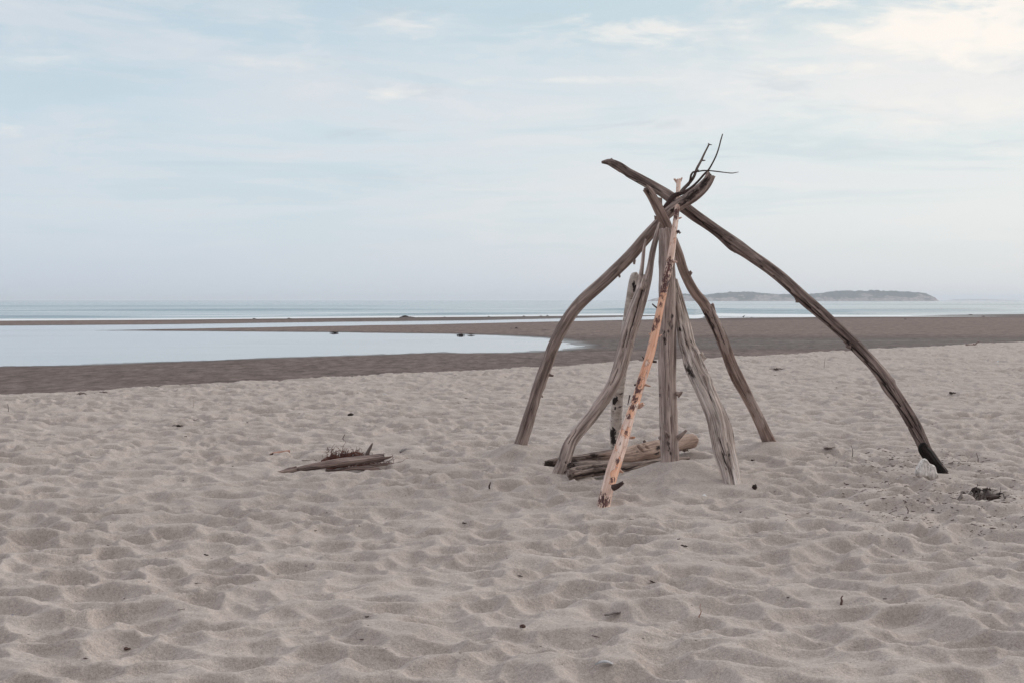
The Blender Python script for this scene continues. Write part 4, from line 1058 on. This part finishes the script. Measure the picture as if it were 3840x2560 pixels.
# ------------------------------------------------------------------ small things on the sand
def chip_mesh(name, L, W, H, mat, seed, taper=0.5):
    R_ = random.Random(seed)
    m = 7
    P = [np.array([L * (i / (m - 1) - 0.5), 0.06 * L * R_.uniform(-1, 1), H * 0.3 + 0.05 * L * R_.uniform(-1, 1)]) for i in range(m)]
    r = [W / 2 * (0.55 + 0.45 * math.sin(math.pi * (i + 0.6) / m)) * (1 - taper * i / m) * R_.uniform(0.8, 1.2) for i in range(m)]
    v, f, a = tube(P, r, n=8, ds=L / 10, seed=seed, rough=0.2, groove=0.15, end=(0.8, 0.8), squash=1.0)
    v[:, 2] *= H / W
    return v, f, a
def twig_mesh(L, r, seed, forks=1, bend=0.25):
    R_ = random.Random(seed)
    P, m, a = [], 8, 0.0
    p = np.array([-L / 2, 0.0, r])
    for i in range(m):
        P.append(p.copy()); a += R_.gauss(0, bend)
        p = p + L / (m - 1) * np.array([math.cos(a), math.sin(a), R_.gauss(0, 0.06)])
    parts = [tube(P, [r * (1 - 0.55 * i / m) for i in range(m)], n=6, ds=L / 14, seed=seed, rough=0.2)]
    for k in range(forks):
        i = R_.randint(2, m - 2); s_ = R_.choice((-1, 1)); q = P[i].copy()
        Q = [q, q + L * 0.13 * np.array([0.8, s_ * 0.6, 0.25]), q + L * 0.26 * np.array([0.8, s_ * 0.65, 0.3])]
        parts.append(tube(Q, [r * 0.6, r * 0.5, r * 0.25], n=5, ds=L / 20, seed=seed + k))
    return merge(parts)
def shell_mesh(L, seed):
    """a small broken scallop of shell: a curved bowl with ribs and thickness"""
    R_ = random.Random(seed)
    V, Fc = [], []
    nu, nv = 7, 14
    for s_ in (1.0, 0.9):
        for i in range(nu):
            for j in range(nv):
                u, th = i / (nu - 1), (j / (nv - 1) - 0.5) * 2.3
                rr = L * u * (1 + 0.05 * math.cos(th * 14)) * (1 + 0.15 * math.sin(3 * th + seed))
                V.append((rr * math.sin(th) * 0.6, rr * math.cos(th) * 0.75 - L * 0.3, L * 0.42 * (1 - u * u) * s_ + 0.002))
    o = nu * nv
    for i in range(nu - 1):
        for j in range(nv - 1):
            a = i * nv + j
            Fc.append((a, a + 1, a + nv + 1, a + nv)); Fc.append((o + a, o + a + nv, o + a + nv + 1, o + a + 1))
    for j in range(nv - 1):
        a = (nu - 1) * nv + j
        Fc.append((a, a + 1, o + a + 1, o + a))
    return np.array(V), Fc, {}
def put(name, mesh, mat, px, py, rot=0.0, tilt=0.0, roll=0.0, label=None, cat=None, group=None, sink=0.0, pos=None):
    p = hit(px, py) if pos is None else pos
    if isinstance(mesh, bpy.types.Mesh):
        o = bpy.data.objects.new(name, mesh)
        COL.objects.link(o)
    else:
        v, f, a = mesh
        o = mesh_obj(name, v, f, mat, None, None, a)
    o.location = (p[0], p[1], p[2] - sink)
    o.rotation_euler = (roll, -tilt, rot)
    tag(o, label, cat, group)
    return o
def wpx(px, py, w):          # real width of w photo pixels lying on the sand there
    return w / F * gD(px, py)

G_CHIP, G_TWIG, G_SHELL, G_STEM, G_BR = ('dark wood chips scattered on the sand', 'thin dark twigs scattered on the sand', 'small white shell bits scattered on the sand',
                                   'thin stems standing up in the sand', 'brown wood chips scattered on the sand')
CH = []
for i in range(14):
    v, f, a = chip_mesh('chip', 1.0, rng.uniform(0.22, 0.42), rng.uniform(0.18, 0.34), M_CHIP, 200 + i)
    CH.append((v, f, a))
def as_mesh(geo, mat, name):
    v, f, a = geo
    me = bpy.data.meshes.new(name)
    me.from_pydata(np.asarray(v).tolist(), [], [tuple(x) for x in f])
    finish(me, mat, a)
    return me
CHM = [as_mesh(g, M_CHIP, 'wood_chip') for g in CH]
CHB = [as_mesh(g, M_CHIP2, 'brown_chip') for g in CH]
TWM = [as_mesh(twig_mesh(1.0, 0.045, 300 + i, i % 3), M_TWIG, 'twig') for i in range(8)]
def scatter_one(name, me, px, py, w, label, cat, group, rot=None, tilt=0.0, thin=1.0):
    o = put(name, me, None, px, py, rng.uniform(-0.7, 0.7) if rot is None else rot, tilt, 0, label, cat, group)
    L = wpx(px, py, w) * 1.05
    o.scale = (L, L * thin, L * thin)
    return o
# dark chips that can be picked out one by one in the photo: x, y, length, turn
chips = [(644, 1583, 16, .5), (519, 1525, 12, .3), (481, 1640, 22, -.4), (365, 1709, 14, -.7), (697, 1638, 14, 1.2), (873, 1748, 12, -.8), (190, 1938, 16, -.5), (928, 1593, 12, 1.3),
         (774, 2081, 18, -.5), (555, 2181, 14, .4), (623, 2078, 14, .4), (406, 2078, 10, 0), (1180, 1977, 16, 0), (1238, 1977, 12, 1), (1947, 2160, 22, 0), (1966, 2344, 12, .2), (1618, 2328, 20, .3),
         (2566, 2048, 22, -.5), (1742, 1969, 14, -.2), (3098, 1945, 22, -.5), (2785, 1919, 22, .4), (2958, 2239, 14, 0), (3322, 2245, 20, -.3), (3501, 1912, 20, .5), (1821, 1484, 14, -.1),
         (1879, 1492, 10, -.9), (1907, 1474, 11, -.1), (1892, 1410, 14, 0), (1841, 1436, 10, -.3), (1391, 1817, 14, 0), (1443, 1805, 10, 0), (1577, 1755, 10, -.3), (1636, 1760, 8, 0),
         (3306, 1329, 8, 1), (3481, 1307, 14, .1), (3572, 1481, 22, .1), (3482, 1367, 8, 1.2), (3649, 1392, 8, 0), (2840, 1376, 14, .4), (2774, 1351, 14, .1), (2908, 1410, 8, 0), (2653, 1355, 8, 0),
         (3289, 1502, 14, .7), (3248, 1504, 8, 0), (2823, 1731, 16, .6), (1235, 1646, 12, .3), (1618, 2330, 10, 1), (1380, 2310, 20, 0), (1728, 2448, 18, -.2), (2289, 2398, 10, .3), (3517, 2144, 14, -.6),
         (3219, 2144, 22, .5), (2798, 1622, 10, 0), (2546, 2019, 14, .8), (1320, 1690, 9, .4), (367, 2212, 20, .4), (1700, 1400, 8, 0), (2060, 1440, 12, .3)]
for x, y, w, r in chips:
    scatter_one('wood_chip', rng.choice(CHM), x, y, w * 1.1, 'small dark chip of wood lying on the dry sand', 'wood chip', G_CHIP, r)
brown = [(517, 2251, 16, -.8), (1083, 1596, 12, .3), (1750, 1495, 14, .3), (2234, 2386, 32, -.7), (3644, 1938, 18, -.6), (3399, 1989, 24, .1), (3723, 2011, 22, -.1), (2877, 1977, 16, -.1), (323, 2468, 22, -.3),
         (1361, 2396, 24, .3), (3770, 1908, 30, .03), (3030, 1942, 16, .4)]
for x, y, w, r in brown:
    scatter_one('wood_chip', rng.choice(CHB), x, y, w, 'brown splinter of wood lying on the dry sand', 'wood chip', G_BR, r, thin=0.8)
twigs = [(738, 1581, 32, .15), (680, 1516, 16, .7), (379, 1632, 30, .45), (340, 1700, 32, .05), (550, 1699, 38, .25), (508, 1743, 28, -.7), (738, 2185, 34, .4), (680, 2286, 26, .1), (1148, 1738, 32, -.15),
         (3196, 1817, 46, -.25), (3300, 1842, 26, 0), (3697, 1423, 20, .4), (3588, 1395, 14, -.4), (2364, 1972, 26, .35), (2887, 2272, 28, .5), (3005, 2021, 14, -1), (1480, 1480, 8, 0), (1720, 2324, 18, .6),
         (3037, 1425, 12, 0), (3068, 1428, 12, .2), (990, 1675, 46, -.12)]
for x, y, w, r in twigs:
    scatter_one('twig', rng.choice(TWM), x, y, w, 'thin dark twig lying on the dry sand', 'twig', G_TWIG, r)
# named small things
put('twig', twig_mesh(wpx(1475, 1568, 76), 0.008, 401, 2, 0.10), M_TWIG, 1475, 1569, -0.05, label='long straight twig with a forked left end, left of the tepee', cat='twig')
put('twig', twig_mesh(wpx(1563, 1570, 36), 0.006, 402, 1, 0.12), M_CHIP2, 1563, 1571, -0.05, label='thin reddish twig just right of the long forked twig', cat='twig')
put('twig', twig_mesh(0.20, 0.006, 403, 1, 0.3), M_TWIG, 2438, 2190, -1.2, label='knotted dark twig below the orange pole in the near sand', cat='twig')
put('stick', chip_mesh('s', 0.16, 0.012, 0.012, M_CHIP, 404), M_CHIP, 1287, 1650, 1.2, 1.1, label='curved black stick standing up above the root heap', cat='stick')
put('stick', chip_mesh('s', 0.11, 0.018, 0.018, M_CHIP, 405), M_CHIP, 1836, 1830, 0.2, 1.45, label='dark peg of wood standing upright in front of the left pole', cat='stick')
put('stick', chip_mesh('s', 0.09, 0.016, 0.016, M_CHIP2, 406), M_CHIP2, 3154, 2262, 0.9, 1.0, label='brown peg leaning out of the near sand on the right', cat='stick')
put('stick', chip_mesh('s', 0.12, 0.008, 0.008, M_REDST, 407), M_REDST, 2624, 2320, 0.9, 1.2, label='thin reddish stem standing in the near sand', cat='stick')
put('stick', chip_mesh('s', 0.17, 0.020, 0.014, M_REED, 408), M_STONE, 2322, 2281, 0.6, 0.1, label='pale half buried stick in the near sand', cat='stick')
put('stick', chip_mesh('s', 0.10, 0.014, 0.012, M_CHIP, 409), M_CHIP, 3289, 1822, 1.9, 0.5, label='dark stick tilted up out of the sand left of the bleached chunk', cat='stick')
for (x, y, h, lab) in ((724, 1533, 0.15, 'white reed standing upright near the far edge of the dry sand'), (29, 1552, 0.14, 'thin brown stem standing at the far left of the dry sand'),
                       (3090, 1382, 0.24, 'thin leaning stem standing between the brown pole and the long pole'), (3664, 1724, 0.12, 'fine upright stem right of the charred pole foot'),
                       (3194, 1712, 0.12, 'fine upright stem left of the charred pole foot'), (3400, 1925, 0.06, 'short upright stem in the litter patch')):
    mt = M_REED if 'white' in lab else M_TWIG
    put('stem', tube([(0, 0, -0.03), (0.01, 0, h * 0.5), (0.03 if 'leaning' in lab else -0.006, 0.01, h)], [0.0045, 0.0035, 0.0018], n=6, ds=0.01, seed=int(x)), mt, x, y, label=lab, cat='stem')
put('stone', lump((0, 0, 0.02), (0.022, 0.021, 0.020), 501, 0.35), M_CHIP, 2829, 1833, label='black rounded stone below the brown pole', cat='stone')
put('stone', lump((0, 0, 0.015), (0.014, 0.012, 0.009), 502, 0.3), M_CHIP2, 1960, 2358, label='small round brown pebble in the near sand', cat='stone')
put('stone', lump((0, 0, 0.02), (0.034, 0.024, 0.018), 503, 0.4), M_CHIP, 1314, 1559, label='black oval stone left of the long forked twig', cat='stone')
put('stone', lump((0, 0, 0.015), (0.03, 0.03, 0.022), 504, 0.25), M_STONE, 656, 1604, label='small grey stone beside a dark chunk of wood', cat='stone')
put('wood_chunk', chip_mesh('c', 0.065 * 1.3, 0.03, 0.028, M_CHIP, 505), M_CHIP, 675, 1600, 0.05, label='dark chunk of wood beside a small grey stone', cat='wood chunk')
put('wood_chunk', chip_mesh('c', 0.10, 0.035, 0.03, M_CHIP, 506, 0.2), M_CHIP, 2901, 1862, -0.2, label='black burnt chunk of wood right of the bleached log foot', cat='wood chunk')
put('stone', lump((0, 0, 0.01), (0.06, 0.045, 0.03), 507, 0.3), M_STONE, 1522, 1694, label='grey lump between the root heap and the left pole', cat='stone')
shells = [(249, 1641, 20, 'curved white shell in the left of the sand'), (1050, 1733, 16, 'white shell in front of the tip of the plank'), (2641, 1866, 24, 'flat white shell in front of the bleached log'),
          (3367, 1810, 18, 'bright white shell left of the bleached chunk'), (3685, 1340, 10, 'white shell near the far edge on the right'), (3743, 1360, 18, 'pale shell with a dark rim at the far right'),
          (1327, 1706, 16, 'white shell caught on top of the root tangle'), (1249, 1762, 12, 'small white shell under the plank'), (1305, 1764, 16, 'white shell at the branch under the plank')]
for i, (x, y, w, lab) in enumerate(shells):
    pos = None
    if 'on top of the root' in lab:
        pos = at(1327, 1706, 13.72)
    put('shell', shell_mesh(wpx(x, y, w) * 0.6, 600 + i), M_SHELL, x, y, rng.uniform(0, 6), 0.2, 0.1, lab, 'shell', pos=pos)
for i, (x, y, w) in enumerate([(1629, 2093, 10), (1590, 1700, 12), (1034, 1733, 8), (1436, 1419, 8), (2610, 1530, 8), (1850, 1468, 8), (270, 1783, 8), (852, 1828, 8), (2930, 1816, 8), (1034, 1793, 9), (918, 1566, 8), (3477, 1377, 6), (3364, 1620, 6), (3786, 1842, 8)]):
    put('shell', shell_mesh(wpx(x, y, w) * 0.6, 640 + i), M_SHELL, x, y, rng.uniform(0, 6), 0.2, 0.1, 'tiny white shell bit on the dry sand', 'shell', G_SHELL)
put('shell', shell_mesh(wpx(86, 1533, 16) * 0.6, 660), M_PINK, 86, 1533, 1.0, 0.1, 0, 'pinkish shell at the far left near the water', 'shell')
# feathers: a shaft with a thin curved vane
def feather(L, W):
    V, Fc = [], []
    n = 14
    for s_ in (0.0015, -0.0005):
        for i in range(n):
            t_ = i / (n - 1)
            w = W * math.sin(math.pi * min(1, 0.08 + 0.8 * t_)) ** 0.7 * (0.15 if t_ < 0.2 else 1)
            for k in (-1, 0, 1):
                V.append((L * (t_ - 0.5), k * w / 2, 0.012 + 0.014 * math.sin(t_ * 3) - abs(k) * 0.007 + s_))
    o = n * 3
    for i in range(n - 1):
        for k in (0, 1):
            a = i * 3 + k
            Fc += [(a, a + 3, a + 4, a + 1), (o + a, o + a + 1, o + a + 4, o + a + 3)]
        a = i * 3
        Fc += [(a, o + a, o + a + 3, a + 3), (a + 2, a + 5, o + a + 5, o + a + 2)]
    Fc += [(0, 1, o + 1, o), (1, 2, o + 2, o + 1), ((n - 1) * 3, o + (n - 1) * 3, o + (n - 1) * 3 + 1, (n - 1) * 3 + 1), ((n - 1) * 3 + 1, o + (n - 1) * 3 + 1, o + (n - 1) * 3 + 2, (n - 1) * 3 + 2)]
    return np.array(V), Fc, {}
put('feather', feather(wpx(2264, 2496, 66), 0.020), M_FEATHER, 2264, 2497, 0.1, label='white feather lying in the nearest sand', cat='feather')
put('feather', feather(wpx(1440, 1480, 30), 0.05), M_FEATHER, 1438, 1481, 0.4, label='white and grey feather far out on the dry sand', cat='feather')
put('plastic_bit', lump((0, 0, 0.006), (0.010, 0.008, 0.007), 680, 0.3, res=2), M_BLUE, 47, 2312, label='tiny bit of blue plastic at the near left', cat='plastic')

# clumps
def weed(px, py, w, h, seed, label, z=None, mat=M_WEED, D=None, n=7, group=None):
    if z is None:
        p = hit(px, py)
    else:
        p = ground(px, py, z)
    W, H = w / F * p[1], h / F * p[1]
    R_ = random.Random(seed)
    parts = []
    for i in range(n * 3):
        t_ = max(-1, min(1, R_.gauss(0, 0.42)))
        hh = H * R_.uniform(0.25, 1.0) * (1 - 0.75 * abs(t_))
        q_ = W / n * R_.uniform(0.4, 1.1)
        parts.append(lump((p[0] + t_ * W * 0.5, p[1] + R_.gauss(0, W * 0.12), p[2] + hh * 0.2), (q_, q_ * 0.9, max(hh * 0.7, q_ * 0.25)), seed + i, 0.55, 2.8, 2))
    v, f, a = merge(parts)
    o = mesh_obj('seaweed_clump', v, f, mat, None, p, {})
    return tag(o, label, 'seaweed', group)
FZ = ZW + 0.05
weed(1520, 1191, 62, 8, 701, 'wide low heap of dark seaweed at the sea edge of the sand bar', ZW + 0.04, n=9)
weed(1252, 1247, 40, 6, 702, 'dark seaweed clump on the far rim of the pool, left one', FZ - 0.02, n=10)
weed(1728, 1256, 34, 6, 703, 'dark seaweed clump on the far rim of the pool, right one', FZ - 0.02, n=9)
weed(1768, 1254, 30, 4, 704, 'thin trail of seaweed right of the dark clump on the pool rim', FZ - 0.01)
weed(1918, 1233, 12, 4, 705, 'small seaweed lump on the flat, left of its taller neighbour', FZ)
weed(1936, 1233, 18, 8, 706, 'pointed seaweed lump on the flat beyond the pool', FZ)
weed(2045, 1239, 36, 3, 707, 'low strip of seaweed on the flat beside the left pole', FZ)
weed(1570, 1192, 10, 3, 708, 'small dark lump just right of the wide seaweed heap', ZW + 0.04)
for i, (x, y) in enumerate(((1085, 1195), (953, 1196), (1965, 1187.5), (2053, 1186.5), (2028, 1186.8), (1668, 1191), (1832, 1189), (3395, 1199), (3688, 1188), (3640, 1181), (2820, 1193))):
    weed(x, y, 12, 4, 720 + i, 'tiny dark seaweed lump at the far water edge', ZW + 0.03, n=3, group='tiny seaweed lumps along the water edge')
weed(392, 1474, 100, 18, 740, 'crumbled clump of brown seaweed and sand on the edge of the dry sand', None, M_CRUMB, n=13)
weed(305, 1484, 60, 14, 741, 'paler crumbled clump left of the brown one on the dry sand edge', None, M_CRUMB, n=7)
weed(1683, 1680, 56, 10, 742, 'grey fluffy clump of debris left of the left pole', None, M_CRUMB, n=8)
weed(2917, 1388, 70, 5, 743, 'flat dark smear of seaweed on the sand behind the brown pole', None, M_CRUMB, n=9)
weed(3027, 1704, 60, 9, 744, 'dark litter clump between the brown pole and the charred foot', None, M_CRUMB, n=9)
weed(3112, 1711, 44, 6, 745, 'smaller dark litter clump right of the larger one', None, M_CRUMB, n=6)
weed(475, 2430, 34, 7, 746, 'brown leafy clump in the near sand on the left', None, M_CHIP2, n=5)
# strand of seaweed on the right
SWP = [(3578, 1884), (3600, 1880), (3622, 1873), (3640, 1879), (3662, 1881), (3680, 1875), (3700, 1869), (3722, 1868), (3738, 1873), (3770, 1885)]
sw_p = [hit(a, b) + (0, 0, 0.04) for a, b in SWP]
sw_parts = [tube(sw_p, [0.009, 0.011, 0.009, 0.010, 0.014, 0.009, 0.012, 0.016, 0.011, 0.006], n=8, ds=0.012, seed=80, rough=0.4, lump=0.4)]
for k_, (r1, r2) in ((0, (0.022, 0.014)), (4, (0.034, 0.022)), (6, (0.028, 0.016)), (7, (0.050, 0.024))):
    sw_parts.append(lump(sw_p[k_], (r1, r1, r2), 810 + k_, 0.55, 2.4))
for k_ in (2, 4, 6, 7):
    sw_parts.append(strands(sw_p[k_], (0.05, 0.03, 0.004), 6, 0.0035, 820 + k_, length=(0.06, 0.16), lift=0.05))
v, f, a = merge(sw_parts)
tag(mesh_obj('seaweed_strand', v, f, M_WEED, None, sw_p[0], {}), 'black knotted strand of seaweed stretched on the littered sand at the right', 'seaweed')
pole('branch', 'dead branch with a raised end on the far edge of the dry sand', 'branch', [(3616, 1296, 5), (3628, 1293, 7), (3650, 1293, 7), (3658, 1290, 5), (3664, 1285, 4), (3671, 1279, 3)],
     {0: gD(3616, 1297), -1: gD(3616, 1297)}, M_BROWN, sink=0, seed=81, n=8, ds=0.03, rough=0.15, stubs=[((3624, 1293, 5), (3622, 1288, 4)), ((3652, 1292, 6), (3650, 1287, 4))], stub_name='side_twig')
# bird at the water's edge
bp = ground(2788, 1193.5, ZW + 0.04)
v, f, a = merge([tube([bp + (-0.13, 0, 0.13), bp + (-0.05, 0, 0.17), bp + (0.06, 0, 0.20), bp + (0.10, 0, 0.27)], [0.015, 0.055, 0.055, 0.03], n=10, ds=0.02, seed=90, roundend=(True, True)),
                 lump(tuple(bp + (0.12, 0, 0.29)), (0.035, 0.03, 0.03), 91, 0.05, res=2), tube([bp + (0.14, 0, 0.29), bp + (0.19, 0, 0.28)], [0.010, 0.003], n=6, ds=0.01),
                 tube([bp + (0, 0.02, -0.02), bp + (0, 0.02, 0.14)], [0.006, 0.008], n=5, ds=0.03), tube([bp + (0.02, -0.02, -0.02), bp + (0.02, -0.02, 0.14)], [0.006, 0.008], n=5, ds=0.03)])
tag(mesh_obj('bird', v, f, M_BIRD, None, bp, {}), 'small dark bird standing at the water edge, right of the brown pole', 'bird')

# more small chips, thinning out across the beach
for i in range(95):
    py = 1420 + 1080 * rng.random() ** 1.5
    px = rng.uniform(10, 3830)
    if py < 1500 - 0.055 * px + 20: continue
    scatter_one('wood_chip', rng.choice(CHM), px, py, rng.uniform(5, 10), 'small dark chip of wood lying on the dry sand', 'wood chip', G_CHIP)
# the litter of needles and fibres round the right foot: far too many to count
def litter(n, fn, seed, wr=(5, 14)):
    R_ = random.Random(seed)
    V, Fc = [], []
    pts = []
    while len(pts) < n:
        q = fn(R_)
        if q is not None: pts.append(q)
    pts = np.array(pts)
    G3 = np.array([ground(a, b, 0.0) for a, b in pts])
    Hh = terrain(G3[:, 0], G3[:, 1])
    for (gx_, gy_, _), h in zip(G3, Hh):
        L = R_.uniform(*wr) / F * gy_; w = L * R_.uniform(0.07, 0.20); a = R_.uniform(0, 3.14); e = R_.gauss(0, 0.25)
        c, s_ = math.cos(a), math.sin(a)
        o = len(V)
        for x_, y_, z_ in ((-1, -1, 0), (-1, 1, 0), (-1, 0, 1), (1, -.5, 0), (1, .5, 0), (1, 0, .6)):
            V.append((gx_ + c * x_ * L / 2 - s_ * y_ * w / 2, gy_ + s_ * x_ * L / 2 + c * y_ * w / 2, h + z_ * w * 0.8 + x_ * L * 0.3 * e + 0.001))
        Fc += [(o, o + 1, o + 2), (o + 3, o + 5, o + 4), (o, o + 3, o + 4, o + 1), (o + 1, o + 4, o + 5, o + 2), (o + 2, o + 5, o + 3, o)]
    return np.array(V), Fc
def patch(R_):
    k = R_.random()
    if k < 0.30: x, y = R_.gauss(3440, 130), R_.gauss(1745, 22)
    elif k < 0.75: x, y = R_.gauss(3560, 230), R_.gauss(1880, 45)
    else: x, y = R_.gauss(3600, 260), R_.gauss(1960, 60)
    return (x, y) if x < 3980 and y > 1690 else None
v, f = litter(2100, patch, 5, (5, 19))
o = tag(mesh_obj('twig_litter', v, f, M_TWIGL, None, v[0], None, False), 'fine dark twig litter strewn round the charred pole foot', 'litter', kind='stuff')
v, f = litter(520, lambda R_: (R_.uniform(-200, 4040), 1480 + 1070 * R_.random() ** 1.6), 6, (4, 11))
tag(mesh_obj('fine_litter', v, f, M_CHIP, None, v[0], None, False), 'specks of dark litter strewn over the dry sand', 'litter', kind='stuff')

# ------------------------------------------------------------------ haze over sea and island
me = bpy.data.meshes.new('haze')
x0, x1, y0, y1, z0, z1 = -9500, 9500, -200, 9500, -1.9, 30
me.from_pydata([(x, y, z) for x in (x0, x1) for y in (y0, y1) for z in (z0, z1)], [], [(0, 1, 3, 2), (4, 6, 7, 5), (0, 4, 5, 1), (2, 3, 7, 6), (0, 2, 6, 4), (1, 5, 7, 3)])
hz = bpy.data.objects.new('haze', me)
COL.objects.link(hz)
tag(hz, 'pale evening haze over the sea', 'haze', kind='stuff')
m, nt = new_mat('haze')
vol = N(nt, 'ShaderNodeVolumePrincipled', {'Color': (0.93, 0.95, 1.0, 1), 'Density': 0.00021, 'Anisotropy': 0.2})
N(nt, 'ShaderNodeOutputMaterial', {'Volume': vol.outputs[0]})
me.materials.append(m)
